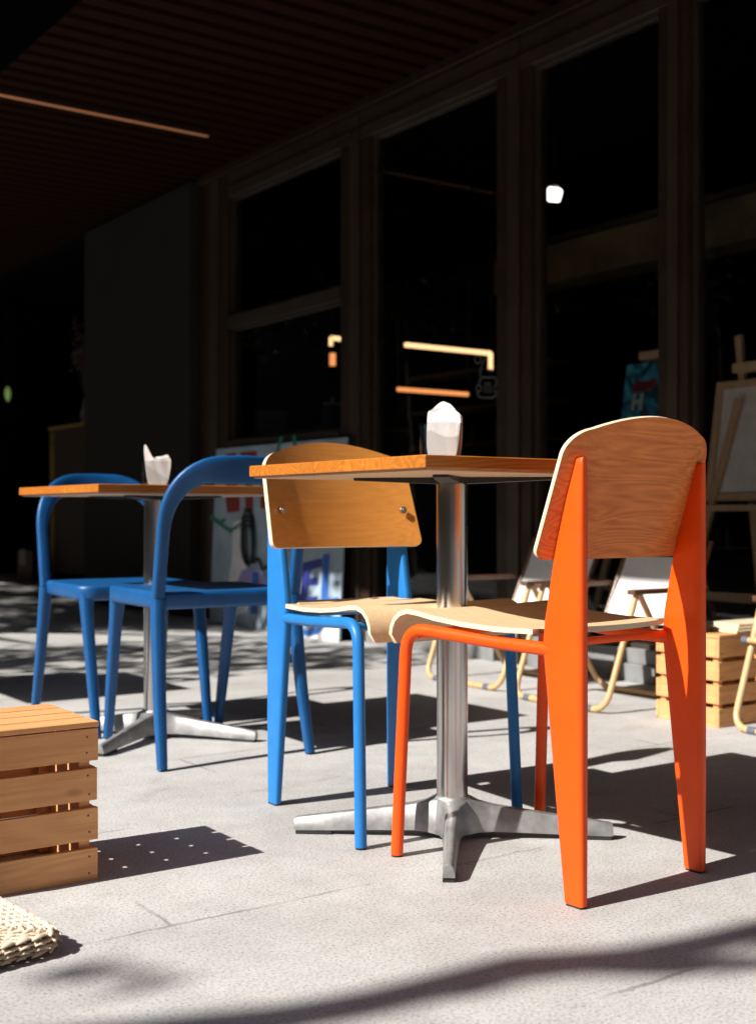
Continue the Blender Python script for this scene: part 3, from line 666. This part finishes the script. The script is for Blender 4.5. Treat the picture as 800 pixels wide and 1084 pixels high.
# terrace roof posts stand out of view along the kerb
for tt_ in (-5.5, 12.9):
    m = MB(); m.box((.75, tt_, 0), (.87, tt_+.12, ZC-.02)); m.build('roof_post', M['frame'], rf, bevel=.004)
# LED strip in the ceiling, at the left
def ceil_pt(px, py, z): 
    D = (z-CAMH)*F/(HZ-py); X = (px-400)/F*D; return (X*cos(AZ)+D*sin(AZ), -X*sin(AZ)+D*cos(AZ), z)
a = ceil_pt(-30, 86, ZC-.006); b = ceil_pt(216, 145, ZC-.006); tm = (a[1]+b[1])/2
t = empty('ceiling_light', W((a[0]+b[0])/2, tm, ZC-.02), AZ, 'dim orange strip light running along the timber ceiling', 'light')
hl = (b[0]-a[0])/2
m = MB(); m.box((-hl, -.022, 0), (hl, .022, .0195)); m.build('housing', M['frame'], t, bevel=.002)
m = MB(); m.box((-hl+.01, -.014, -.004), (hl-.01, .014, -.0005)); m.build('diffuser', M['led3'], t, bevel=.001)

# ------------------------------------------------------------------ things inside
def lamp_L(name, pts, mat, label, group=None, r=.016):
    pts = [Vector(p) for p in pts]; b0 = pts[0]
    base = W(*b0); t = empty(name, base, AZ, label, 'light', group)
    loc = [p-b0 for p in pts]
    m = MB()
    for p, q in zip(loc, loc[1:]): m.tube([p, q], r, 10)
    m.build('glowing_tube', mat, t, smooth=50)
    m = MB(); top = Vector((0, 0, 3.1-b0.z))
    m.tube([loc[0]+Vector((0, 0, r)), loc[0]+top], .003, 6); m.tube([loc[1]+Vector((0, 0, r)), Vector((loc[1].x, loc[1].y, 3.1-b0.z))], .003, 6); m.build('hanging_wire', M['iron'], t)
    return t
a = Vector(P(429, 365, 5.0)); b = a+Vector((.76, 0, 0)); lamp_L('pendant_tube_light', [a, b, b-Vector((0, 0, .115))], M['led'], 'bright warm tube light with a bent end, seen through the middle window', 'tube lights inside the cafe')
a = Vector(P(421, 412, 5.0)); b = a+Vector((.62, 0, 0)); lamp_L('pendant_tube_light', [a, b], M['led2'], 'dull orange straight tube light below the bright one', 'tube lights inside the cafe', .015)
a = Vector(P(350.5, 366, 5.0)); lamp_L('pendant_tube_light', [a, a+Vector((0, 0, .06)), a+Vector((.14, 0, .055))], M['led'], 'short warm tube light bent into a hook, seen in the left window', 'tube lights inside the cafe')
a = Vector(P(352, 387, 5.0)); lamp_L('pendant_tube_light', [a, a+Vector((0, 0, .09))], M['led2'], 'short orange upright tube light in the left window', 'tube lights inside the cafe', .022)
pq = P(586, 206, 5.5); t = empty('square_spotlight', W(*pq), AZ+R(18), 'small bright square lamp hanging inside behind the glass', 'light')
rt = Matrix.Rotation(R(12), 3, 'X')@Matrix.Rotation(R(8), 3, 'Y')
m = MB(); m.box((-.03, -.043, -.041), (.03, .043, .041), rot=rt); m.build('lamp_face', M['lamp'], t, bevel=.012, segs=3)
m = MB(); m.box((-.02, -.03, .052), (.02, .03, .06)); m.tube([(0, 0, .05), (0, 0, 3.1-pq[2])], .006, 8); m.build('bracket', M['iron'], t)

def easel(px, s_, label, canvas, top_y, cy0, cy1, cw, lean=0):
    b = P(px-20, 600, s_); t = empty('easel', W(s_, b[1], .012), AZ, label, 'easel', 'wooden easels inside the window')
    zt = Z(px, top_y, s_)-.012
    # legs: mast leaning back, two splayed front legs, rear strut
    m = MB(); m.bar((.10, lean*.5, .05), (.20, -lean*.5, zt), .035, .022, up=(1, 0, 0)); m.build('mast', M['easel'], t, bevel=.002)
    for sy in (-1, 1): m = MB(); m.bar((-.02, sy*.30, 0), (.14, sy*.06, zt*.80), .035, .022, up=(1, 0, 0)); m.build('leg', M['easel'], t, bevel=.002)
    m = MB(); m.bar((.62, 0, 0), (.18, 0, zt*.78), .03, .02, up=(1, 0, 0)); m.build('rear_leg', M['easel'], t, bevel=.002)
    m = MB(); m.box((.02, -.27, .26), (.045, .27, .30)); m.build('crossbar', M['easel'], t, bevel=.002)
    m = MB(); m.box((.03, -.25, cy0-.035), (.11, .25, cy0-.008)); m.build('tray', M['easel'], t, bevel=.002)
    m = MB(); m.box((.10, -.07, cy1+.004), (.16, .07, cy1+.045)); m.build('clamp', M['easel'], t, bevel=.003)
    return t
zz = lambda px, y: Z(px, y, 4.5)-.012
e1 = easel(692, 4.5, 'wooden easel holding the blue painting, behind the right post', None, 350, .95, zz(680, 378), .3)
# blue painting resting on it
m_, nt, b = new_mat('blue_painting')
v_ = coords(nt); n1 = N(nt, 'ShaderNodeTexNoise', Scale=9., Detail=4., Distortion=1.5); L(nt, v_, n1.inputs['Vector'])
r_ = ramp(nt, [(.30, (.006, .02, .03)), (.45, (.03, .10, .14)), (.55, (.03, .38, .60)), (.66, (.10, .55, .66)), (.78, (.6, .7, .65))]); L(nt, n1.outputs['Fac'], r_.inputs['Fac']); L(nt, r_.outputs[0], b.inputs['Base Color']); b.inputs['Roughness'].default_value = .6
pz0, pz1 = .96, zz(680, 378)
pt = empty('painting', W(4.5+.085, T(669, 4.5), pz0+.012), AZ, 'blue and teal painting with a white letter H, resting on the easel', 'painting')
pt.rotation_euler = (0, R(9), AZ)
m = MB(); m.box((-.012, -.17, 0), (.012, .17, pz1-pz0)); m.build('canvas', m_, pt, bevel=.002)
mw = paint('white_lettering', (.55, .57, .55), rough=.7); mr_ = paint('dull_red_paint', (.20, .02, .012), rough=.7, var=.3)
hz0 = .20; m = MB()
for y0, y1, z0, z1 in ((.085, .105, hz0-.0, hz0+.085), (.035, .055, hz0, hz0+.085), (.055, .085, hz0+.034, hz0+.052)): m.box((-.0145, y0, z0), (-.0125, y1, z1))
m.build('letter', mw, pt, smooth=0)
m = MB(); m.prism([(.11, .295), (.03, .295), (-.03, .31), (-.045, .33), (-.03, .355), (.02, .345), (.10, .35)], -.0148, -.0128, 'YZ'); m.build('red_patch', mr_, pt, smooth=0)
e2 = easel(792, 4.3, 'wooden easel holding a pale canvas, at the right edge of the window', None, 345, .69, Z(775, 392, 4.3)-.012, .3, lean=-.22)
cv = empty('blank_canvas', W(4.3+.09, T(776, 4.3)+.01, .71), AZ, 'pale stretched canvas standing on the right easel', 'canvas'); cv.rotation_euler = (0, R(9), AZ)
hh = Z(775, 392, 4.3)-.73
m = MB(); m.box((-.004, -.19, 0), (.004, .20, hh)); m.build('cloth', M['linen'], cv)
m = MB()
for a_, b_ in (((-.016, -.20, 0), (-.0045, -.165, hh)), ((-.016, .175, 0), (-.0045, .21, hh)), ((-.016, -.1645, 0), (-.0045, .1745, .035)), ((-.016, -.1645, hh-.035), (-.0045, .1745, hh))): m.box(a_, b_)
m.build('stretcher', M['easel'], cv, bevel=.001)

# counter with odds and ends behind the left window
t = empty('counter', W(4.05, T(300, 4.05), .012), AZ, 'dark counter behind the left window', 'counter')
cz = Z(300, 462, 4.05)-.012
m = MB(); m.box((-.25, -.95, 0), (.25, .75, cz-.03)); m.build('cabinet', M['dark'], t); m = MB(); m.box((-.28, -1.0, cz-.03), (.28, .8, cz)); m.build('worktop', M['frame'], t, bevel=.004)
wb = paint('off_white_box', (.13, .13, .13), rough=.8)
t = empty('white_box', W(3.98, T(273, 3.98), cz+.012), AZ, 'pale open box with round things in it, behind the left window', 'box')
m = MB()
for a_, b_ in (((-.1, -.2, 0), (-.09, .2, .16)), ((.09, -.2, 0), (.1, .2, .16)), ((-.0895, -.2, 0), (.0895, -.19, .16)), ((-.0895, .19, 0), (.0895, .2, .16)), ((-.0895, -.1895, 0), (.0895, .1895, .01))): m.box(a_, b_)
m.build('box_sides', wb, t, bevel=.002)
m = MB()
for k in range(8):
    x, y = random.uniform(-.05, .05), -.15+k*.043; r = .035
    m.sweep([(x, y, .11+.02*(k % 2)+r*q) for q in (-1, -.9, -.6, 0, .6, .9, 1)], [(r*sqrt(max(0, 1-q*q))+.001,)*2 for q in (-1, -.9, -.6, 0, .6, .9, 1)], 12)
m.build('round_packets', paint('dim_packets', (.12, .08, .06), rough=.8, var=.5, scale=9), t)
t = empty('glass_jar', W(4.0, T(352, 4.0), cz+.012), AZ, 'dark lidded jar with a pale knob behind the left window', 'jar')
m = MB(); m.tube([(0, 0, 0), (0, 0, .01), (0, 0, .12), (0, 0, .15)], [.05, .06, .06, .045], 20); m.build('jar_body', M['dark_plastic'], t)
m = MB(); m.tube([(0, 0, .151), (0, 0, .162), (0, 0, .166)], [.062, .06, .02], 20); m.tube([(0, 0, .167), (0, 0, .18), (0, 0, .195), (0, 0, .2)], [.006, .014, .014, .006], 12); m.build('lid', wb, t)
# back bar with shelves and bottles further inside
t = empty('back_bar', W(6.9, T(455, 6.9), .012), AZ, 'dim shelves of bottles at the back of the cafe', 'shelf')
m = MB(); m.box((0, -1.4, 0), (.4, 1.4, 1.0)); m.build('cabinet', M['darkfloor'], t)
for k in range(3): m = MB(); m.box((.1, -1.4, 1.25+k*.33), (.4, 1.4, 1.28+k*.33)); m.build('shelf_board', M['brass'], t)
bm_ = paint('dim_bottles', (.05, .06, .05), rough=.2, var=.8, scale=3)
for k in range(26):
    m = MB(); h = random.uniform(.16, .26); y = -1.3+random.random()*2.6; z = 1.28+.33*random.randint(0, 1); r = random.uniform(.025, .04); m.tube([(.2, y, z+.001), (.2, y, z+h*.6), (.2, y, z+h*.72), (.2, y, z+h)], [r, r, r*.35, r*.3], 10)
    m.build('bottle', bm_, t)

# sign etched on the glass beside the second post: cup, straw and bean marks
lg = empty('window_decal', W(SF+.030, T(516), Z(516, 410)), AZ, 'grey line drawing of a cup badge on the glass beside the middle post', 'window sign')
def LP(px, py): q = P(px, py, SF+.030); return Vector((0, q[1]-T(516), q[2]-Z(516, 410)))
def line(pts, r=.0032): 
    m = MB(); m.sweep([LP(*p) for p in pts], [(r, .0008)]*len(pts), 6, ref=(1, 0, 0)); return m
def circ(cx, cy, rx, ry, n=18): return [(cx+rx*cos(2*pi*i/n), cy+ry*sin(2*pi*i/n)) for i in range(n+1)]
dm = paint('grey_vinyl', (.16, .16, .155), rough=.7)
badge = [(508.5, 401), (511, 399.5), (523, 399.5), (525, 402), (525.2, 406)], [(525, 415), (524, 419), (521, 421), (509, 421), (506, 419), (504.5, 415)], [(507, 406), (507.5, 402.5), (508.5, 401)]
m = MB()
for b_ in badge: q = line(b_); m.add(q.v, q.f)
m.build('badge_outline', dm, lg)
for nm, pts in (('ring', circ(505.5, 380.5, 3.4, 4.2)), ('letter', circ(506.5, 411, 2.6, 3.6)), ('letter', [(525.5, 407), (523, 408.5), (522.3, 411), (523, 414), (525.5, 415)]), ('letter', [(512.8, 416), (512.8, 405.5), (516, 405.5), (516, 416)]), ('letter', [(516, 405.5), (519, 405.5), (519, 416)]), ('stem', [(515.5, 377), (512.5, 381), (509, 389), (508, 394), (508.3, 399)]), ('dot', circ(518.5, 392, 1.0, 1.3, 8))):
    line(pts, .0026).build(nm, dm, lg)

# ------------------------------------------------------------------ painted board below the left window
SB = 3.48
b0 = P(238, 670, SB); t_r = P(359, 690, SB)[1]; t_l = P(222, 690, SB)[1]; hB = 1.05; wd = t_l-t_r
bd = empty('advertising_board', W(SB, t_r, 0), AZ, 'pale blue painted board leaning against the wall below the left window', 'board')
bd.rotation_euler = (0, R(2.5), AZ)
m = MB(); m.box((0, 0, .004), (.012, wd, hB)); m.build('panel', paint('pale_blue_board', (.36, .46, .54), rough=.55, var=.22, scale=5, bump=.02), bd, bevel=.001)
def BP(px, py):    # point on the leaning board
    s_ = SB
    for _ in range(4):
        q = P(px, py, s_); s_ = SB+q[2]*math.tan(R(2.5))
    return (q[1]-t_r, q[2]/cos(R(2.5)))
def patch(nm, poly, mat, lift=.0012):
    p = [BP(*q) for q in poly]; m = MB(); m.prism(p, -lift-.0008, -lift, 'YZ'); return m.build(nm, mat, bd, smooth=0)
red = paint('red_lettering', (.26, .02, .015), rough=.5); grn = paint('green_lines', (.02, .22, .13), rough=.5); nav = paint('violet_blue_lettering', (.035, .045, .26), rough=.5, var=.25); blu = paint('mid_blue_strokes', (.03, .13, .45), rough=.5, var=.3); wht = paint('white_patch', (.75, .76, .77), rough=.6); lil = paint('lilac_smear', (.30, .27, .52), rough=.6)
patch('red_letter', [(239, 481), (250, 479), (250, 486), (246, 486), (254, 527), (254, 541), (241, 543), (239, 527)], red); patch('red_letter', [(255, 479), (272, 477), (272, 486), (268, 487), (268, 541), (260, 541), (260, 487), (255, 487)], red); patch('red_letter', [(276, 485), (283, 485), (283, 538), (276, 538)], red)
patch('green_line', [(297, 462), (300, 462), (293, 486), (289, 487)], grn); patch('green_line', [(310, 461), (313, 461), (315, 480), (312, 480)], grn); patch('green_line', [(223, 545), (226, 545), (244, 560), (262, 548), (263, 551), (245, 565), (223, 550)], grn); patch('green_line', [(232, 552), (238, 548), (240, 551), (234, 556)], grn, .003)
patch('pale_triangle', [(299, 470), (309, 468), (312, 480), (295, 484)], paint('light_blue', (.45, .58, .62), rough=.6))
for px in (320, 326, 332, 338, 343): patch('small_letter', [(px, 476-(px-320)*.03), (px+3.6, 475.8-(px-320)*.03), (px+3.6, 479.6), (px, 480)], wht)
patch('white_patch', [(247, 553), (262, 548), (258, 580), (262, 600), (250, 622), (241, 622), (246, 590)], wht)
patch('white_patch', [(316, 672), (359, 660), (359, 689), (316, 683)], wht, .003); patch('white_patch', [(241, 635), (259, 640), (259, 650), (243, 652)], wht, .003)
patch('lilac_smear', [(250, 622), (256, 605), (264, 600), (280, 604), (290, 622), (288, 636), (256, 634)], lil, .004)
patch('blue_letter', [(321, 596), (341, 591), (341, 600), (330, 603), (328, 612), (337, 611), (337, 619), (327, 620), (326, 632), (336, 631), (336, 640), (317, 642)], nav, .002)
patch('blue_letter', [(311, 588), (317, 587), (315, 602), (312, 608)], nav, .002)
patch('blue_stroke', [(342, 587), (349, 586), (347, 641), (340, 642)], blu, .002)
patch('blue_stroke', [(347, 634), (359, 632), (359, 640), (346, 642)], blu, .004)
patch('blue_stroke', [(318, 664), (326, 667), (336, 665), (343, 658), (344, 664), (338, 671), (327, 674), (318, 671)], blu, .005)
patch('blue_stroke', [(268, 605), (275, 606), (273, 650), (266, 650)], blu, .006)
# coil of black cable hung on the board
q = BP(263, 548); cb = empty('cable_coil', Vector(W(SB, t_r, 0))+Vector((0, 0, 0)), AZ, 'black cable coiled in a loop hanging in front of the painted board', 'cable')
m = MB()
for k in range(4):
    pts = []
    for i in range(25):
        a = 2*pi*i/24; pp = BP(264+k*1.2+(7.5-k*.8)*sin(a)*(1+.15*cos(2*a)), 568+(30-k*2)*-cos(a)*.9+k*3); pts.append((pp[1]*sin(R(2.5))-.012-.006*k, pp[0], pp[1]*cos(R(2.5))))
    m.tube(pts, .0075, 8)
pts = []
for i in range(12):
    pp = BP(268+i*1.6, 590+i*1.2+4*sin(i)); pts.append((pp[1]*sin(R(2.5))-.014, pp[0], pp[1]*cos(R(2.5))))
m.tube(pts, .0075, 8)
m.build('cable_loops', M['rubber'], cb, smooth=60)
m = MB(); pp = BP(265, 541); m.tube([(pp[1]*sin(R(2.5))-.002, pp[0], pp[1]*cos(R(2.5))), (pp[1]*sin(R(2.5))-.045, pp[0], pp[1]*cos(R(2.5))+.01)], .005, 8); m.build('hook', M['iron'], cb)

# ------------------------------------------------------------------ dim corner at the far left
SR = 4.4
def zr(px, py): return Z(px, py, SR)
t = empty('wooden_cabinet', W(SR, T(82, SR), 0), AZ, 'dim wooden cabinet in the dark far left corner', 'cabinet')
hc = zr(70, 450); wc = T(52, SR)-T(110, SR)
m = MB(); m.box((0, -wc/2, .08), (.4, wc/2, hc-.03)); m.build('carcass', paint('very_dark_wood', (.035, .018, .008), rough=.7), t, bevel=.005)
m = MB(); m.box((-.012, wc/2-.13, .1), (-.001, wc/2-.01, hc-.05)); m.build('door', paint('ochre_panel', (.16, .10, .02), rough=.6, var=.8, scale=5), t, bevel=.003)
m = MB(); m.box((-.02, -wc/2-.02, hc-.029), (.42, wc/2+.02, hc)); m.build('top', M['brass'], t, bevel=.003)
for sy in (-1, 1): m = MB(); m.box((.02, sy*(wc/2-.04)-.02, 0), (.38, sy*(wc/2-.04)+.02, .079)); m.build('leg', M['frame'], t)
t = empty('dried_bouquet', W(SR+.15, T(92, SR+.15), hc), AZ, 'dried branches in a slim vase on the dim cabinet', 'plant')
m = MB(); m.tube([(0, 0, 0), (0, 0, .1), (0, 0, .2), (0, 0, .25)], [.04, .06, .035, .028], 16); m.build('vase', wb, t)
m = MB()
for k in range(26):
    a = random.random()*6.28; sp = random.uniform(.1, .42); h = random.uniform(.35, .85); e = Vector((sp*cos(a)*.7, sp*sin(a), .25+h)); m.tube([(0, 0, .22), e*.55+Vector((0, 0, .12)), e], [.004, .003, .002], 5)
    for j in range(7):
        p_ = e.lerp(Vector((0, 0, .3)), random.random()*.5)+Vector((random.uniform(-.05, .05), random.uniform(-.05, .05), random.uniform(-.04, .04))); s_ = random.uniform(.015, .035)
        d_ = Vector((random.uniform(-1, 1), random.uniform(-1, 1), random.uniform(-1, 1))).normalized()*s_; d3 = d_.cross(Vector((.3, .5, 1))).normalized()*s_*.6; m.add([p_-d_, p_+d3, p_+d_, p_-d3], [(0, 1, 2, 3)])
m.build('stems', M['dryleaf'], t, smooth=0)
t = empty('red_screen', W(SR+.3, T(8, SR+.3), 0), AZ, 'narrow dark red upright panel at the far left edge', 'screen')
m = MB(); hs = Z(10, 322, SR+.3); m.box((0, -.10, .05), (.03, .10, hs)); m.build('panel', paint('dark_red_panel', (.05, .012, .005), rough=.7), t, bevel=.003)
m = MB()
for sy in (-1, 1): m.box((-.05, sy*.08-.015, 0), (.09, sy*.08+.015, .0495))
m.build('feet', M['frame'], t)
t = empty('green_lantern', W(SR, T(9, SR), Z(9, 425, SR)), AZ, 'small pale green glowing lantern at the far left edge', 'lantern')
m = MB(); m.tube([(0, 0, 0), (0, .006, .03), (0, .012, .08), (0, .015, .125), (0, .015, .16)], [.006, .022, .034, .028, .008], 14); m.build('glowing_shade', M['green_bulb'], t, smooth=60)
m = MB(); m.tube([(0, .015, .16), (0, .015, 3.1-Z(9, 425, SR))], .003, 6); m.build('cord', M['iron'], t)
t = empty('paper_bag', W(SR-.2, T(33, SR-.2), 0), AZ+.3, 'dim reddish bag with a pale flap on the floor in the far left corner', 'bag')
m = MB(); m.box((-.07, -.12, 0), (.07, .12, .30)); m.build('bag_body', paint('dull_red_bag', (.05, .02, .015), rough=.8), t, bevel=.01)
m = MB(); m.box((-.078, -.02, .16), (-.071, .07, .31)); m.build('flap', wb, t)
m = MB(); m.tube([(-.04, -.05, .30), (-.04, -.04, .36), (-.04, .04, .36), (-.04, .05, .30)], .004, 6); m.build('handle', M['iron'], t)

# ------------------------------------------------------------------ trees and hedge out of view: they shade the terrace and fill the reflections
def leaf_cloud(mb, c, rad, n, size, sq=(1, 1, .8)):
    for _ in range(n):
        d = Vector((random.gauss(0, 1), random.gauss(0, 1), random.gauss(0, 1))).normalized()*(random.random()**.4)*rad
        p = Vector(c)+Vector((d.x*sq[0], d.y*sq[1], d.z*sq[2])); a = Vector((random.uniform(-1, 1), random.uniform(-1, 1), random.uniform(-1, 1))).normalized()*size*random.uniform(.6, 1.2); b = a.cross(Vector((random.uniform(-1, 1), random.uniform(-1, 1), 1))).normalized()*a.length*.45
        mb.add([p-a, p+b, p+a, p-b], [(0, 1, 2, 3)])
t = empty('street_tree', (-5.3, -1.6, 0), 0, 'leaning street tree with one long bare bough, standing behind the viewer on the left', 'tree', 'street trees shading the terrace')
o_ = Vector((-5.3, -1.6, 0))
m = MB(); m.tube([Vector(p)-o_ for p in ((-5.3, -1.6, 0), (-5.2, -1.5, 1.0), (-5.0, -1.3, 2.0), (-4.7, -1.0, 2.7))], [.14, .12, .11, .10], 14)
SV = Vector((cos(R(31.5)), sin(R(31.5)), -math.tan(R(40.6))))
def cast(px, py, z):      # branch point whose shade falls on that spot of the paving
    D = CAMH*F/(py-HZ); return Vector(((px-400)/F*D, D, 0))-SV*(z/-SV.z)
bo = [Vector((-4.75, -1.05, 2.65)), Vector((-5.15, -1.45, 3.6)), cast(-250, 1150, 4.5)]+[cast(a, b, 4.6) for a, b in ((130, 1096), (300, 1078), (400, 1060), (480, 1040), (550, 1024), (610, 1019), (680, 1014), (750, 998), (820, 980), (900, 968), (1000, 946))]
m.tube([p-o_ for p in bo], [.10, .08, .06, .048, .046, .045, .046, .052, .046, .050, .044, .038, .025, .012], 12); m.tube([Vector(p)-o_ for p in ((-4.9, -1.2, 2.4), (-5.6, -1.9, 3.4), (-6.2, -2.3, 4.0))], [.09, .06, .03], 10)
m.tube([cast(a, b, 4.6)-o_ for a, b in ((640, 1024), (720, 1024), (790, 1018), (880, 1022))], [.03, .035, .025, .012], 8)
m.build('trunk', M['bark'], t, smooth=60)
m = MB()
for px_, py_, n_, r_ in ((820, 985, 14, .07), (770, 1020, 10, .06), (700, 1012, 6, .06), (90, 1030, 16, .08), (140, 1045, 8, .05), (470, 1046, 3, .05), (900, 1000, 30, .12)): leaf_cloud(m, cast(px_, py_, 4.6)-o_, r_, n_, .035)
for cc, rr, n in (((-6.1, -2.3, 4.0), .9, 900), ((-6.9, -1.9, 3.6), .7, 500), ((-5.9, -3.0, 3.7), .7, 500)): leaf_cloud(m, Vector(cc)-o_, rr, n, .07)
m.build('crown', M['leaf'], t, smooth=0)
t = empty('street_tree', (-5.6, 5.0, 0), 0, 'loose leaved street tree standing far to the left of the terrace', 'tree', 'street trees shading the terrace')
o_ = Vector((-5.6, 5.0, 0)); m = MB(); m.tube([(0, 0, 0), (.05, 0, 1.2), (.1, .05, 2.4), (.3, .1, 3.4)], [.13, .11, .09, .05], 12)
for k in range(7): a = k*.9; m.tube([(.1, .05, 2.2+.12*k), (.5*cos(a)+.2, .5*sin(a), 2.9+.1*k), (1.1*cos(a)+.3, 1.3*sin(a), 3.3+.12*k)], [.05, .035, .015], 8)
m.build('trunk', M['bark'], t, smooth=60); m = MB()
for k in range(34):
    a = k*2.4; rr = .3+1.3*(k % 4)/3; leaf_cloud(m, (rr*cos(a)*.6-.1, rr*sin(a)*.9+.9, 4.5+.3*sin(k*2.3)), .5, 200, .08); leaf_cloud(m, (rr*cos(a)*1.6+.5, rr*sin(a)*1.7+.7, 3.3+.5*sin(k*1.7)), .5, 260, .07)  # higher leaf clouds added out of view to keep sun off the end panel
m.build('crown', M['leaf'], t, smooth=0)
t = empty('street_tree', (-6.3, 8.2, 0), 0, 'dense crowned tree added out of view to shade the far end of the terrace', 'tree', 'street trees shading the terrace')  # unseen tree added to shade the far wall panel and paving
m = MB(); m.tube([(0, 0, 0), (.03, 0, 1.4), (.1, .05, 2.6), (.2, .1, 3.6)], [.15, .12, .1, .05], 12); m.build('trunk', M['bark'], t, smooth=60); m = MB()
for k in range(26):
    a = k*2.4; rr = .3+1.5*(k % 5)/4; leaf_cloud(m, (rr*cos(a)*1.3, rr*sin(a)*1.4, 3.6+.6*sin(k*1.7)), .65, 330, .08)
m.build('crown', M['leaf'], t, smooth=0)
bm1 = paint('plain_brown_render', (.10, .085, .07), rough=.9, var=.2, scale=1.2); bm2 = paint('dark_shutters', (.02, .02, .022), rough=.5)
for nm, ta, tb, lb in (('a', -18, -6.5, 'plain brown three storey building added behind the viewer to block sky'), ('b', 17, 30, 'plain brown three storey building added beyond the far end of the terrace to block sky')):
    t = empty('sky_block_building', W(-4.2, (ta+tb)/2, 0), AZ, lb, 'building', 'plain unseen buildings added at the two ends of the terrace to block sky'); h = (tb-ta)/2  # unseen blocks added at both ends to cut the sky light
    m = MB(); m.box((-4.6, -h, 0), (4.6, h, 9.5)); m.build('walls', bm1, t, smooth=0)
    for fz in (1.0, 4.0, 7.0):
        for k in range(3):
            x = -3.2+2.8*k; yy = h if nm == 'a' else -h
            m = MB(); m.box((x-.6, min(yy, yy*1.004), fz), (x+.6, max(yy, yy*1.004), fz+1.5)); m.build('window', bm2, t, smooth=0)
m = MB(); m.box((-40, -60, .004), (-1.4, 60, .008)); rd = m.build('bounce_cut_road', paint('bounce_cut_asphalt', (.05, .05, .052), rough=.9, var=.2, scale=30), smooth=0); rd.rotation_euler = (0, 0, AZ); tag(rd, kind='structure')  # unseen dark street surface added to cut light bouncing off the ground
hg = empty('hedge_blocker', W(-9.5, 3, 0), AZ, 'tall dark leafy screen added out of view to block sky and glass reflections', 'hedge_blocker')  # unseen leafy wall added to block sky and darken the glass reflections
m = MB(); m.box((-.5, -22, .1), (.4, 50, 6.6)); m.build('inner_growth', paint('hedge_blocker_inside', (.012, .02, .008), rough=1), hg, smooth=0)
m = MB(); 
for _ in range(24000):
    p_ = Vector((.4+random.random()*.3, random.uniform(-22, 50), random.uniform(0, 6.95))); a = Vector((random.uniform(-.4, .4), random.uniform(-1, 1), random.uniform(-1, 1))).normalized()*random.uniform(.08, .17); b = a.cross(Vector((1, random.uniform(-.6, .6), random.uniform(-.6, .6)))).normalized()*a.length*.5; m.add([p_-a, p_+b, p_+a, p_-b], [(0, 1, 2, 3)])
m.build('leaves', M['leaf'], hg, smooth=0)

# ------------------------------------------------------------------ light
wd_ = bpy.data.worlds.new('World'); sc.world = wd_; wd_.use_nodes = True
nt = wd_.node_tree; bg = nt.nodes['Background']; sky = nt.nodes.new('ShaderNodeTexSky'); sky.sky_type = 'NISHITA'; sky.sun_disc = False
EL = R(40.6); SUNAZ = R(31.5)       # light travels towards +x (30 degrees up to +y)
sky.sun_elevation = EL
src = Vector((-cos(SUNAZ), -sin(SUNAZ)))
sky.sun_rotation = math.atan2(src.x, src.y)
sky.air_density = 1.; sky.dust_density = 1.2
nt.links.new(sky.outputs[0], bg.inputs['Color']); bg.inputs['Strength'].default_value = .05
sl = bpy.data.lights.new('sun', 'SUN'); sl.energy = 5.; sl.angle = R(.55); sl.color = (1., .965, .91)
so = bpy.data.objects.new('sun', sl); C.objects.link(so)
dirv = Vector((cos(SUNAZ)*cos(EL), sin(SUNAZ)*cos(EL), -sin(EL))); so.rotation_euler = dirv.to_track_quat('-Z', 'Y').to_euler(); so.location = (-6, -4, 8)

# ------------------------------------------------------------------ camera
cd = bpy.data.cameras.new('camera'); co = bpy.data.objects.new('camera', cd); C.objects.link(co); sc.camera = co
co.location = (0, 0, CAMH); co.rotation_euler = (R(90), 0, 0)
cd.sensor_fit = 'VERTICAL'; cd.sensor_height = 36; cd.lens = F/1084*36; cd.shift_y = (HZ-542)/1084; cd.clip_start = .05; cd.clip_end = 500
cd.dof.use_dof = True; cd.dof.focus_distance = 2.15; cd.dof.aperture_fstop = 4.5
sc.view_settings.view_transform = 'Standard'; sc.view_settings.look = 'None'; sc.view_settings.exposure = .75; sc.view_settings.gamma = 1
sc.render.engine = 'CYCLES'; sc.cycles.max_bounces = 8; sc.cycles.transparent_max_bounces = 12
